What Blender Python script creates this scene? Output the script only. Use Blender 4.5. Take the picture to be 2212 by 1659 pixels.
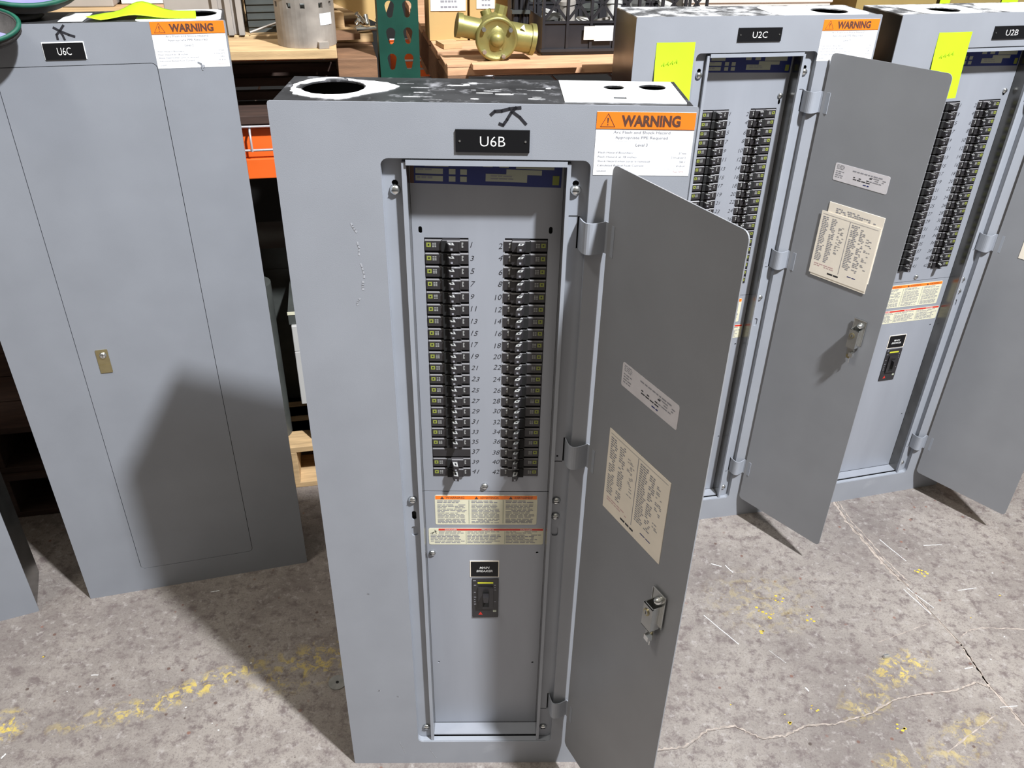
import bpy, bmesh, math, random
from mathutils import Matrix, Vector
from mathutils.geometry import tessellate_polygon

# ---------------------------------------------------------------- clear
for o in list(bpy.data.objects):
    bpy.data.objects.remove(o, do_unlink=True)
SC = bpy.context.scene
COL = SC.collection
R = math.radians
PI = math.pi

# ---------------------------------------------------------------- camera
cam_d = bpy.data.cameras.new('camera')
cam_d.sensor_width = 36.0
cam_d.lens = 29.348
cam_d.clip_start = 0.05
cam = bpy.data.objects.new('camera', cam_d)
COL.objects.link(cam)
_Rv = Vector((0.99975286, 0.01180431, 0.01883834))
_Uv = Vector((-0.02223117, 0.53084898, 0.8471748))
_Fv = Vector((0.0, 0.84738422, -0.53098021))
cm = Matrix((( _Rv.x, _Uv.x, -_Fv.x, 0.0), (_Rv.y, _Uv.y, -_Fv.y, 0.0), (_Rv.z, _Uv.z, -_Fv.z, 1.517), (0, 0, 0, 1)))
cam.matrix_world = cm
SC.camera = cam

# ---------------------------------------------------------------- light and exposure
w = bpy.data.worlds.new('warehouse_ambient')
SC.world = w
w.use_nodes = True
_wn = w.node_tree
_bg = _wn.nodes['Background']
_g = _wn.nodes.new('ShaderNodeTexCoord')
_sx = _wn.nodes.new('ShaderNodeSeparateXYZ')
_mr = _wn.nodes.new('ShaderNodeMapRange')      # the high lit ceiling is brighter than the aisles at eye level
_mr.inputs[1].default_value = 0.15
_mr.inputs[2].default_value = 0.85
_mr.inputs[3].default_value = 0.06
_mr.inputs[4].default_value = 0.33
_wn.links.new(_g.outputs['Generated'], _sx.inputs[0])
_wn.links.new(_sx.outputs[2], _mr.inputs[0])
_bg.inputs[0].default_value = (1.0, 0.93, 0.80, 1)
_wn.links.new(_mr.outputs[0], _bg.inputs[1])


def lamp(name, loc, target, power, size, color):
    d = bpy.data.lights.new(name, 'AREA')
    d.shape = 'DISK'
    d.size = size
    d.energy = power
    d.color = color
    o = bpy.data.objects.new(name, d)
    COL.objects.link(o)
    o.location = loc
    o.rotation_euler = (Vector(target) - Vector(loc)).to_track_quat('-Z', 'Y').to_euler()
    return o


lamp('ceiling_lamp', (1.68, -0.58, 4.50), (0.1, 1.5, 0.6), 345, 0.21, (0.93, 0.96, 1.0))
lamp('ceiling_lamp', (1.42, -0.17, 4.05), (0.1, 1.5, 0.6), 28, 0.3, (0.93, 0.96, 1.0))

lamp('ceiling_lamp', (-1.6, 0.05, 4.4), (0.1, 1.3, 0.6), 36, 0.6, (1.0, 0.95, 0.86))

SC.view_settings.view_transform = 'Standard'
SC.view_settings.look = 'None'
SC.view_settings.gamma = 1.0
SC.view_settings.use_curve_mapping = False
SC.view_settings.exposure = 0.40

# ---------------------------------------------------------------- materials
MATS = {}


def mat(name, col, rough=0.5, metal=0.0, noise=0.0, nscale=20.0, bump=0.0, bscale=200.0, spec=0.5, speck=None, stretch=None):
    if name in MATS:
        return MATS[name]
    m = bpy.data.materials.new(name)
    m.use_nodes = True
    nt = m.node_tree
    b = nt.nodes['Principled BSDF']
    b.inputs['Base Color'].default_value = (*col, 1)
    b.inputs['Roughness'].default_value = rough
    b.inputs['Metallic'].default_value = metal
    b.inputs['Specular IOR Level'].default_value = spec
    tc = nt.nodes.new('ShaderNodeTexCoord')
    src = tc.outputs['Object']
    if stretch:
        mp = nt.nodes.new('ShaderNodeMapping')
        mp.inputs['Scale'].default_value = stretch
        nt.links.new(src, mp.inputs[0])
        src = mp.outputs[0]
    if noise > 0:
        n = nt.nodes.new('ShaderNodeTexNoise')
        n.inputs['Scale'].default_value = nscale
        n.inputs['Detail'].default_value = 6
        nt.links.new(src, n.inputs['Vector'])
        r = nt.nodes.new('ShaderNodeValToRGB')
        r.color_ramp.elements[0].position = 0.3
        r.color_ramp.elements[1].position = 0.7
        r.color_ramp.elements[0].color = (*[c * (1 - noise) for c in col], 1)
        r.color_ramp.elements[1].color = (*[min(1, c * (1 + noise)) for c in col], 1)
        nt.links.new(n.outputs[0], r.inputs[0])
        out = r.outputs[0]
        if speck:
            n2 = nt.nodes.new('ShaderNodeTexNoise')
            n2.inputs['Scale'].default_value = speck[0]
            n2.inputs['Detail'].default_value = 8
            n2.inputs['Roughness'].default_value = 0.65
            nt.links.new(src, n2.inputs['Vector'])
            r2 = nt.nodes.new('ShaderNodeValToRGB')
            r2.color_ramp.elements[0].position = speck[1]
            r2.color_ramp.elements[1].position = speck[1] + speck[3]
            nt.links.new(n2.outputs[0], r2.inputs[0])
            mx = nt.nodes.new('ShaderNodeMix')
            mx.data_type = 'RGBA'
            nt.links.new(r2.outputs[0], mx.inputs[0])
            nt.links.new(out, mx.inputs[6])
            mx.inputs[7].default_value = (*speck[2], 1)
            out = mx.outputs[2]
            if metal > 0:
                inv = nt.nodes.new('ShaderNodeMath')
                inv.operation = 'MULTIPLY_ADD'
                nt.links.new(r2.outputs[0], inv.inputs[0])
                inv.inputs[1].default_value = -metal
                inv.inputs[2].default_value = metal
                nt.links.new(inv.outputs[0], b.inputs['Metallic'])
        nt.links.new(out, b.inputs['Base Color'])
    if bump > 0:
        n = nt.nodes.new('ShaderNodeTexNoise')
        n.inputs['Scale'].default_value = bscale
        n.inputs['Detail'].default_value = 4
        nt.links.new(src, n.inputs['Vector'])
        bp = nt.nodes.new('ShaderNodeBump')
        bp.inputs['Strength'].default_value = bump
        bp.inputs['Distance'].default_value = 0.001
        nt.links.new(n.outputs[0], bp.inputs['Height'])
        nt.links.new(bp.outputs[0], b.inputs['Normal'])
    MATS[name] = m
    return m


PAINT_O = mat('grey_enamel', (0.275, 0.288, 0.318), 0.38, noise=0.05, nscale=9, bump=0.12, bscale=900, speck=(6.0, 0.66, (0.36, 0.37, 0.40), 0.16))
PAINT_D = mat('grey_enamel_door', (0.250, 0.256, 0.272), 0.36, noise=0.04, nscale=11, bump=0.12, bscale=900)
FRAME = FRAME_O = mat('grey_enamel_frame', (0.300, 0.318, 0.355), 0.33, noise=0.04, nscale=14)
STEEL = mat('satin_steel', (0.315, 0.330, 0.368), 0.38, metal=0.15, noise=0.07, nscale=5, stretch=(3, 3, 0.5))
GALV = mat('galvanized_steel', (0.17, 0.165, 0.155), 0.26, metal=0.9, noise=0.25, nscale=14)
GALV_TOP = mat('dusty_galvanized_top', (0.10, 0.10, 0.105), 0.34, metal=0.7, noise=0.4, nscale=20, speck=(34.0, 0.55, (0.30, 0.30, 0.32), 0.16))
GALV_TOP2 = mat('heavily_dusted_top', (0.17, 0.17, 0.175), 0.4, metal=0.5, noise=0.4, nscale=20, speck=(26.0, 0.44, (0.72, 0.72, 0.73), 0.16))
ZINC = mat('zinc_plated', (0.72, 0.73, 0.72), 0.22, metal=0.95, noise=0.05, nscale=60)
BRASS = mat('brass_plate', (0.42, 0.36, 0.20), 0.3, metal=0.9, noise=0.08, nscale=60)
WHITE = mat('white_vinyl', (0.86, 0.87, 0.88), 0.45, noise=0.02, nscale=30)
WPAINT = mat('white_overspray', (0.93, 0.93, 0.93), 0.5, noise=0.04, nscale=60)
ORANGE = mat('orange_print', (0.95, 0.20, 0.015), 0.4, noise=0.03, nscale=40)
RED = mat('red_print', (0.62, 0.03, 0.02), 0.4)
INK = mat('black_ink', (0.02, 0.02, 0.025), 0.45)
BROWNINK = mat('dark_print', (0.10, 0.045, 0.03), 0.45)
FAINT = mat('faint_print', (0.27, 0.27, 0.30), 0.5)
FAINT2 = mat('faint_pink_print', (0.62, 0.40, 0.40), 0.5)
CREAM = mat('cream_paper', (0.88, 0.80, 0.68), 0.6, noise=0.04, nscale=30)
CREAM2 = mat('cream_vinyl', (0.70, 0.67, 0.50), 0.42, noise=0.04, nscale=30)
SILVERLBL = mat('silver_label', (0.68, 0.65, 0.67), 0.4, noise=0.05, nscale=50)
BLUE = mat('blue_print', (0.010, 0.022, 0.16), 0.4)
LBLCELL = mat('pale_green_print', (0.40, 0.42, 0.33), 0.5)
OLIVE = mat('yellow_green_print', (0.25, 0.28, 0.05), 0.5)
BLACKP = mat('black_plastic', (0.026, 0.024, 0.026), 0.32, noise=0.1, nscale=40)
BLACKP_GLINT = mat('black_plastic_glint', (0.16, 0.155, 0.16), 0.3)  # lamp highlight along the breaker top edges, put into the colour
PLATE = mat('black_nameplate', (0.007, 0.007, 0.008), 0.4, spec=0.25)
ENGRAVE = mat('engraved_white', (0.80, 0.80, 0.78), 0.5)
BRKPRINT = mat('grey_white_print', (0.30, 0.30, 0.29), 0.5)
NEON = mat('neon_yellow_paper', (0.44, 0.74, 0.01), 0.6, noise=0.04, nscale=15)
NEON2 = mat('neon_ink', (0.34, 0.52, 0.01), 0.6)
HOLE = mat('dark_cavity', (0.006, 0.006, 0.006), 0.8)
RACKG = mat('green_rack_paint', (0.008, 0.050, 0.034), 0.4, noise=0.15, nscale=20)
RACKO = mat('orange_rack_paint', (0.82, 0.135, 0.018), 0.42, noise=0.08, nscale=8)
WIRE = mat('zinc_wire', (0.62, 0.60, 0.62), 0.35, metal=0.6)
WOOD = mat('pale_pine', (0.52, 0.35, 0.18), 0.7, noise=0.22, nscale=6, stretch=(2, 14, 14), bump=0.3, bscale=60)
WOODO = mat('pinkish_pine', (0.60, 0.34, 0.19), 0.7, noise=0.22, nscale=6, stretch=(2, 14, 14), bump=0.3, bscale=60)
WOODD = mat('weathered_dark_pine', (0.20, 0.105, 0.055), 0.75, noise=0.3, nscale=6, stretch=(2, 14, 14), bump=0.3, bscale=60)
SHADEWOOD = mat('shade_dark_pine', (0.045, 0.024, 0.017), 0.8, noise=0.3, nscale=6, stretch=(2, 14, 14))  # near-black pine: shade under the deck and in the gap, put into the colour
PAINT_C = mat('grey_enamel_closed', (0.235, 0.248, 0.276), 0.38, noise=0.05, nscale=9, bump=0.12, bscale=900)
CARD = mat('cardboard', (0.50, 0.33, 0.13), 0.75, noise=0.06, nscale=10)
CARDO = mat('olive_cardboard', (0.24, 0.18, 0.06), 0.75, noise=0.08, nscale=10)
GOLD = mat('brass_green_casting', (0.27, 0.245, 0.085), 0.42, metal=0.55, noise=0.12, nscale=30, bump=0.3, bscale=150)
CAST = mat('stained_grey_casting', (0.34, 0.30, 0.26), 0.5, metal=0.3, noise=0.35, nscale=16)
GREYBOX = mat('light_grey_enclosure', (0.50, 0.49, 0.47), 0.45, noise=0.06, nscale=9)
TAUPE = mat('taupe_enclosure', (0.33, 0.30, 0.27), 0.5, noise=0.1, nscale=9)
DARKBOX = mat('dark_ribbed_metal', (0.06, 0.065, 0.06), 0.5, noise=0.2, nscale=20)
LAV = mat('lavender_fabric', (0.22, 0.21, 0.42), 0.8, noise=0.12, nscale=30)
TEAL = mat('green_binding', (0.004, 0.085, 0.052), 0.6, noise=0.2, nscale=60)
FOAM = mat('dark_foam', (0.055, 0.05, 0.048), 0.9, noise=0.2, nscale=80, bump=0.5, bscale=300)
CRATE = mat('black_crate_plastic', (0.022, 0.021, 0.024), 0.4, noise=0.15, nscale=20)
WALLM = mat('dark_back_wall', (0.012, 0.011, 0.010), 0.9, noise=0.1, nscale=3)
REDBOX = mat('red_carton', (0.42, 0.06, 0.04), 0.6, noise=0.1, nscale=12)
SCRATCH = mat('white_scratch', (0.72, 0.72, 0.72), 0.6)
CRACKL = mat('chipped_mortar', (0.36, 0.305, 0.265), 0.85, noise=0.35, nscale=60)
CRACKD = mat('dark_crack', (0.10, 0.075, 0.06), 0.9)
YEL = mat('yellow_floor_paint', (0.62, 0.44, 0.05), 0.7, noise=0.15, nscale=40)


def concrete():
    m = bpy.data.materials.new('stained_concrete')
    m.use_nodes = True
    nt = m.node_tree
    N = nt.nodes
    L = nt.links
    b = N['Principled BSDF']
    b.inputs['Roughness'].default_value = 0.62
    tc = N.new('ShaderNodeTexCoord')
    P = tc.outputs['Object']

    def noise(scale, detail=6, rough=0.55, dist=0.0):
        n = N.new('ShaderNodeTexNoise')
        n.inputs['Scale'].default_value = scale
        n.inputs['Detail'].default_value = detail
        n.inputs['Roughness'].default_value = rough
        n.inputs['Distortion'].default_value = dist
        L.new(P, n.inputs['Vector'])
        return n.outputs[0]

    def ramp(x, p0, p1, c0=(0, 0, 0), c1=(1, 1, 1)):
        r = N.new('ShaderNodeValToRGB')
        r.color_ramp.elements[0].position = p0
        r.color_ramp.elements[1].position = p1
        r.color_ramp.elements[0].color = (*c0, 1)
        r.color_ramp.elements[1].color = (*c1, 1)
        L.new(x, r.inputs[0])
        return r.outputs[0]

    def mix(f, a, c):
        x = N.new('ShaderNodeMix')
        x.data_type = 'RGBA'
        L.new(f, x.inputs[0])
        L.new(a, x.inputs[6])
        if isinstance(c, tuple):
            x.inputs[7].default_value = (*c, 1)
        else:
            L.new(c, x.inputs[7])
        return x.outputs[2]

    def mul(a, c):
        x = N.new('ShaderNodeMath')
        x.operation = 'MULTIPLY'
        L.new(a, x.inputs[0])
        if isinstance(c, float):
            x.inputs[1].default_value = c
        else:
            L.new(c, x.inputs[1])
        return x.outputs[0]

    def blob(cx, cy, rx, ry, ang=0.0):
        mp = N.new('ShaderNodeMapping')
        mp.vector_type = 'TEXTURE'
        mp.inputs['Location'].default_value = (cx, cy, 0)
        mp.inputs['Rotation'].default_value = (0, 0, ang)
        mp.inputs['Scale'].default_value = (rx, ry, 1)
        L.new(P, mp.inputs[0])
        ln = N.new('ShaderNodeVectorMath')
        ln.operation = 'LENGTH'
        L.new(mp.outputs[0], ln.inputs[0])
        r = N.new('ShaderNodeMapRange')
        r.inputs[1].default_value = 0.35
        r.inputs[2].default_value = 1.0
        r.inputs[3].default_value = 1.0
        r.inputs[4].default_value = 0.0
        L.new(ln.outputs['Value'], r.inputs[0])
        return r.outputs[0]

    col = ramp(noise(3.2, 6, 0.65), 0.36, 0.66, (0.185, 0.160, 0.146), (0.315, 0.282, 0.252))
    col = mix(ramp(noise(38, 8, 0.75), 0.49, 0.62), col, (0.140, 0.112, 0.106))
    col = mix(mul(ramp(noise(230, 4, 0.8), 0.52, 0.66), 0.75), col, (0.115, 0.095, 0.09))
    col = mix(ramp(noise(52, 8, 0.7), 0.55, 0.70), col, (0.36, 0.33, 0.31))
    # fine aggregate
    v = N.new('ShaderNodeTexVoronoi')
    v.inputs['Scale'].default_value = 150
    L.new(P, v.inputs['Vector'])
    col = mix(ramp(v.outputs['Distance'], 0.10, 0.22, (0.55, 0.55, 0.55), (0, 0, 0)), col, (0.15, 0.12, 0.11))
    # pits and pebbles
    v2 = N.new('ShaderNodeTexVoronoi')
    v2.inputs['Scale'].default_value = 34
    v2.inputs['Randomness'].default_value = 1.0
    L.new(P, v2.inputs['Vector'])
    pit = ramp(v2.outputs['Distance'], 0.10, 0.15, (1, 1, 1), (0, 0, 0))
    gate = ramp(noise(9, 3), 0.50, 0.56)
    left = ramp_left = None
    pc = N.new('ShaderNodeMix')
    pc.data_type = 'RGBA'
    L.new(v2.outputs['Color'], pc.inputs[0])
    pc.inputs[6].default_value = (0.055, 0.05, 0.045, 1)
    pc.inputs[7].default_value = (0.24, 0.12, 0.09, 1)
    col = mix(mul(pit, gate), col, pc.outputs[2])
    # small pale flecks
    col = mix(mul(ramp(noise(95, 6, 0.8), 0.63, 0.68), 0.6), col, (0.62, 0.60, 0.57))
    # worn yellow paint
    yn = ramp(noise(42, 8, 0.72, 0.6), 0.50, 0.58)
    for (cx, cy, rx, ry, a, s) in ((-0.66, 1.165, .20, .035, .55, .72), (-0.80, 1.10, .17, .03, .35, .45), (-1.02, 1.06, .05, .05, 0, .9), (-0.44, 1.23, .14, .07, .5, .55),
                                (0.89, 1.26, .10, .05, .4, .7), (0.78, 1.17, .10, .05, .6, .35), (0.95, 1.08, .14, .05, .6, .35), (0.80, 1.03, .07, .03, .2, .35), (0.62, 1.45, .16, .12, 0, .18)):
        col = mix(mul(mul(yn, blob(cx, cy, rx, ry, a)), s), col, (0.60, 0.45, 0.07))
    L.new(col, b.inputs['Base Color'])
    bp = N.new('ShaderNodeBump')
    bp.inputs['Strength'].default_value = 0.35
    bp.inputs['Distance'].default_value = 0.002
    L.new(noise(70, 8, 0.7), bp.inputs['Height'])
    L.new(bp.outputs[0], b.inputs['Normal'])
    return m


# ---------------------------------------------------------------- mesh builder
class MB:
    def __init__(s):
        s.v = []
        s.f = []
        s.fm = []
        s.ms = []
        s.sm = []

    def mi(s, m):
        if m not in s.ms:
            s.ms.append(m)
        return s.ms.index(m)

    def add(s, vs, fs, m, mx=None, smooth=False):
        b = len(s.v)
        if mx is not None:
            vs = [mx @ Vector(p) for p in vs]
        s.v += [tuple(p) for p in vs]
        i = s.mi(m)
        for f in fs:
            s.f.append([b + k for k in f])
            s.fm.append(i)
            s.sm.append(smooth)
        return s

    def box(s, x0, x1, y0, y1, z0, z1, m, mx=None):
        vs = [(x0, y0, z0), (x1, y0, z0), (x1, y1, z0), (x0, y1, z0), (x0, y0, z1), (x1, y0, z1), (x1, y1, z1), (x0, y1, z1)]
        fs = [(0, 3, 2, 1), (4, 5, 6, 7), (0, 1, 5, 4), (2, 3, 7, 6), (1, 2, 6, 5), (3, 0, 4, 7)]
        return s.add(vs, fs, m, mx)

    def prism(s, pts, y0, y1, m, mx=None):
        """pts = (x,z) counter-clockwise seen from -y; extruded along y"""
        n = len(pts)
        vs = [(p[0], y0, p[1]) for p in pts] + [(p[0], y1, p[1]) for p in pts]
        fs = [tuple(range(n)), tuple(range(2 * n - 1, n - 1, -1))]
        fs += [(i, n + i, n + (i + 1) % n, (i + 1) % n) for i in range(n)]
        return s.add(vs, fs, m, mx)

    def quad(s, x0, x1, z0, z1, y, m, mx=None):
        return s.add([(x0, y, z0), (x1, y, z0), (x1, y, z1), (x0, y, z1)], [(0, 1, 2, 3)], m, mx)

    def cyl(s, a, b, r, m, n=16, r2=None, cap=True, smooth=True):
        a = Vector(a)
        b = Vector(b)
        d = (b - a)
        q = d.to_track_quat('Z', 'Y')
        r2 = r if r2 is None else r2
        vs = []
        for k in range(n):
            t = 2 * PI * k / n
            vs.append(a + q @ Vector((r * math.cos(t), r * math.sin(t), 0)))
        for k in range(n):
            t = 2 * PI * k / n
            vs.append(b + q @ Vector((r2 * math.cos(t), r2 * math.sin(t), 0)))
        s.add(vs, [(k, (k + 1) % n, n + (k + 1) % n, n + k) for k in range(n)], m, smooth=smooth)
        if cap:
            s.add(vs[:n], [tuple(range(n - 1, -1, -1))], m)
            s.add(vs[n:], [tuple(range(n))], m)
        return s

    def lathe(s, prof, m, mx=None, n=24):
        """prof = (r, h) list revolved about local z"""
        vs = []
        for (r, h) in prof:
            for k in range(n):
                t = 2 * PI * k / n
                vs.append((r * math.cos(t), r * math.sin(t), h))
        fs = []
        for j in range(len(prof) - 1):
            for k in range(n):
                fs.append((j * n + k, j * n + (k + 1) % n, (j + 1) * n + (k + 1) % n, (j + 1) * n + k))
        return s.add(vs, fs, m, mx, smooth=True)

    def tube(s, pts, r, m, n=8):
        pts = [Vector(p) for p in pts]
        rings = []
        for i, p in enumerate(pts):
            d = (pts[min(i + 1, len(pts) - 1)] - pts[max(i - 1, 0)]).normalized()
            q = d.to_track_quat('Z', 'Y')
            rings.append([p + q @ Vector((r * math.cos(2 * PI * k / n), r * math.sin(2 * PI * k / n), 0)) for k in range(n)])
        # align rings against twist
        vs = [v for ring in rings for v in ring]
        fs = []
        for i in range(len(pts) - 1):
            best = 0
            bd = 1e9
            for o_ in range(n):
                dd = sum((rings[i][k] - rings[i + 1][(k + o_) % n]).length for k in range(n))
                if dd < bd:
                    bd = dd
                    best = o_
            for k in range(n):
                fs.append((i * n + k, i * n + (k + 1) % n, (i + 1) * n + (k + 1 + best) % n, (i + 1) * n + (k + best) % n))
        s.add(vs, fs, m, smooth=True)
        s.add(rings[0], [tuple(range(n - 1, -1, -1))], m)
        s.add(rings[-1], [tuple(range(n))], m)
        return s

    def plate(s, outer, holes, y0, y1, m, mx=None, mside=None):
        """plate in the xz plane with holes, thickness y0..y1"""
        loops = [outer] + holes
        flat = [p for lp in loops for p in lp]
        tris = tessellate_polygon([[Vector((p[0], p[1], 0)) for p in lp] for lp in loops])
        n = len(flat)
        vs = [(p[0], y0, p[1]) for p in flat] + [(p[0], y1, p[1]) for p in flat]
        fs = []
        for t in tris:
            a, b, c = [flat[i] for i in t]
            ar = (b[0] - a[0]) * (c[1] - a[1]) - (c[0] - a[0]) * (b[1] - a[1])
            if abs(ar) < 1e-12:
                continue
            if ar < 0:
                t = (t[0], t[2], t[1])
            fs.append(tuple(t))
            fs.append(tuple(n + i for i in reversed(t)))
        s.add(vs, fs, m, mx)
        fs = []
        o = 0
        for li, lp in enumerate(loops):
            k = len(lp)
            ar = sum(lp[i][0] * lp[(i + 1) % k][1] - lp[(i + 1) % k][0] * lp[i][1] for i in range(k))
            fl = (ar > 0) != (li > 0)
            for i in range(k):
                q = (o + i, n + o + i, n + o + (i + 1) % k, o + (i + 1) % k)
                # outer loop ccw seen from -y: outward walls
                fs.append(q if fl else tuple(reversed(q)))
            o += k
        s.add(vs, fs, mside or m, mx)
        return s

    def mesh(s, name):
        me = bpy.data.meshes.new(name)
        me.from_pydata([tuple(p) for p in s.v], [], s.f)
        for m in s.ms:
            me.materials.append(m)
        me.polygons.foreach_set('material_index', s.fm)
        me.polygons.foreach_set('use_smooth', s.sm)
        me.update()
        return me

    def build(s, name, parent=None, loc=None, rz=None, bevel=0.0):
        return obj(name, s.mesh(name), parent, loc, rz, bevel)


def obj(name, me, parent=None, loc=None, rz=None, bevel=0.0):
    o = bpy.data.objects.new(name, me)
    COL.objects.link(o)
    if parent:
        o.parent = parent
    if loc:
        o.location = loc
    if rz is not None:
        o.rotation_euler = (0, 0, rz)
    if bevel:
        b = o.modifiers.new('bevel', 'BEVEL')
        b.width = bevel
        b.segments = 2
        b.limit_method = 'ANGLE'
        b.angle_limit = R(50)
    return o


def tag(o, label, cat, group=None, kind=None):
    o['label'] = label
    o['category'] = cat
    if group:
        o['group'] = group
    if kind:
        o['kind'] = kind
    return o


def root(name, loc, rz, label, cat, group=None):
    o = bpy.data.objects.new(name, None)
    COL.objects.link(o)
    o.location = loc
    o.rotation_euler = (0, 0, rz)
    o.empty_display_size = 0.05
    return tag(o, label, cat, group)


def rrect(x0, x1, z0, z1, r, n=5):
    pts = []
    for (cx, cz, a0) in ((x1 - r, z0 + r, -90), (x1 - r, z1 - r, 0), (x0 + r, z1 - r, 90), (x0 + r, z0 + r, 180)):
        for k in range(n + 1):
            a = R(a0 + 90 * k / n)
            pts.append((cx + r * math.cos(a), cz + r * math.sin(a)))
    return pts


def circ(cx, cz, r, n=20, rz=None):
    rz = r if rz is None else rz
    return [(cx + r * math.cos(2 * PI * k / n), cz + rz * math.sin(2 * PI * k / n)) for k in range(n)]


def rect(x0, x1, z0, z1):
    return [(x0, z0), (x1, z0), (x1, z1), (x0, z1)]


# ---- lettering
_glyph = {}


def glyphs(txt, bold=0.0, shear=0.0):
    key = (txt, bold, shear)
    if key in _glyph:
        return _glyph[key]
    cu = bpy.data.curves.new('lettering', 'FONT')
    cu.body = txt
    cu.size = 1.0
    cu.offset = bold
    cu.shear = shear
    cu.resolution_u = 3
    o = bpy.data.objects.new('lettering', cu)
    COL.objects.link(o)
    bpy.context.view_layer.update()
    dg = bpy.context.evaluated_depsgraph_get()
    me = bpy.data.meshes.new_from_object(o.evaluated_get(dg))
    vs = [(v.co.x, v.co.y) for v in me.vertices]
    fs = [tuple(p.vertices) for p in me.polygons]
    bpy.data.objects.remove(o, do_unlink=True)
    bpy.data.meshes.remove(me)
    x0 = min(v[0] for v in vs)
    x1 = max(v[0] for v in vs)
    vs = [(v[0] - x0, v[1]) for v in vs]
    _glyph[key] = (vs, fs, x1 - x0)
    return _glyph[key]


def text(mb, txt, x, z, y, h, m, align='C', bold=0.0, shear=0.0, width=None, rot=0.0):
    """cap height h, baseline z, facing -y"""
    vs, fs, w_ = glyphs(txt, bold, shear)
    sc = h / 0.70
    sx = sc if width is None else width / w_
    off = {'L': 0, 'C': -w_ * sx / 2, 'R': -w_ * sx}[align]
    c, s_ = math.cos(rot), math.sin(rot)
    out = []
    for (a, b) in vs:
        a2 = a * sx + off
        b2 = b * sc
        out.append((x + a2 * c - b2 * s_, y, z + a2 * s_ + b2 * c))
    # make faces look towards -y
    a, b, c3 = [out[i] for i in fs[0][:3]]
    ar = (b[0] - a[0]) * (c3[2] - a[2]) - (c3[0] - a[0]) * (b[2] - a[2])
    if ar < 0:
        fs = [tuple(reversed(f)) for f in fs]
    mb.add(out, fs, m)


def greek(mb, x0, x1, z0, z1, y, lines, m, rnd, fill=0.8, h=0.45, wmin=0.004, wmax=0.012, gap=0.0016, ragged=0.3):
    """rows of tiny print too small to read, as word-length strokes"""
    dz = (z1 - z0) / lines
    for i in range(lines):
        zc = z1 - dz * (i + 0.5)
        x = x0
        end = x1 - (x1 - x0) * rnd.random() * ragged
        while x < end - wmin:
            w_ = min(rnd.uniform(wmin, wmax), end - x)
            if rnd.random() < fill:
                mb.quad(x, x + w_, zc - dz * h / 2, zc + dz * h / 2, y, m)
            x += w_ + gap


def stroke(mb, pts, wd, y, m):
    """marker stroke of width wd through (x,z) points"""
    for (a, b) in zip(pts[:-1], pts[1:]):
        dx, dz = b[0] - a[0], b[1] - a[1]
        L_ = math.hypot(dx, dz) or 1
        nx, nz = -dz / L_ * wd / 2, dx / L_ * wd / 2
        ex, ez = dx / L_ * wd * .3, dz / L_ * wd * .3
        mb.add([(a[0] - nx - ex, y, a[1] - nz - ez), (b[0] - nx + ex, y, b[1] - nz + ez), (b[0] + nx + ex, y, b[1] + nz + ez), (a[0] + nx - ex, y, a[1] + nz - ez)], [(0, 1, 2, 3)], m)


# ================================================================= THE PANELBOARDS
W, H, D = 0.508, 1.275, 0.137
OX0, OX1, OZ0, OZ1 = 0.1275, 0.3845, 0.067, 1.209
CACHE = {}


def cached(key, fn):
    if key not in CACHE:
        CACHE[key] = fn()
    return CACHE[key]


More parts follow.
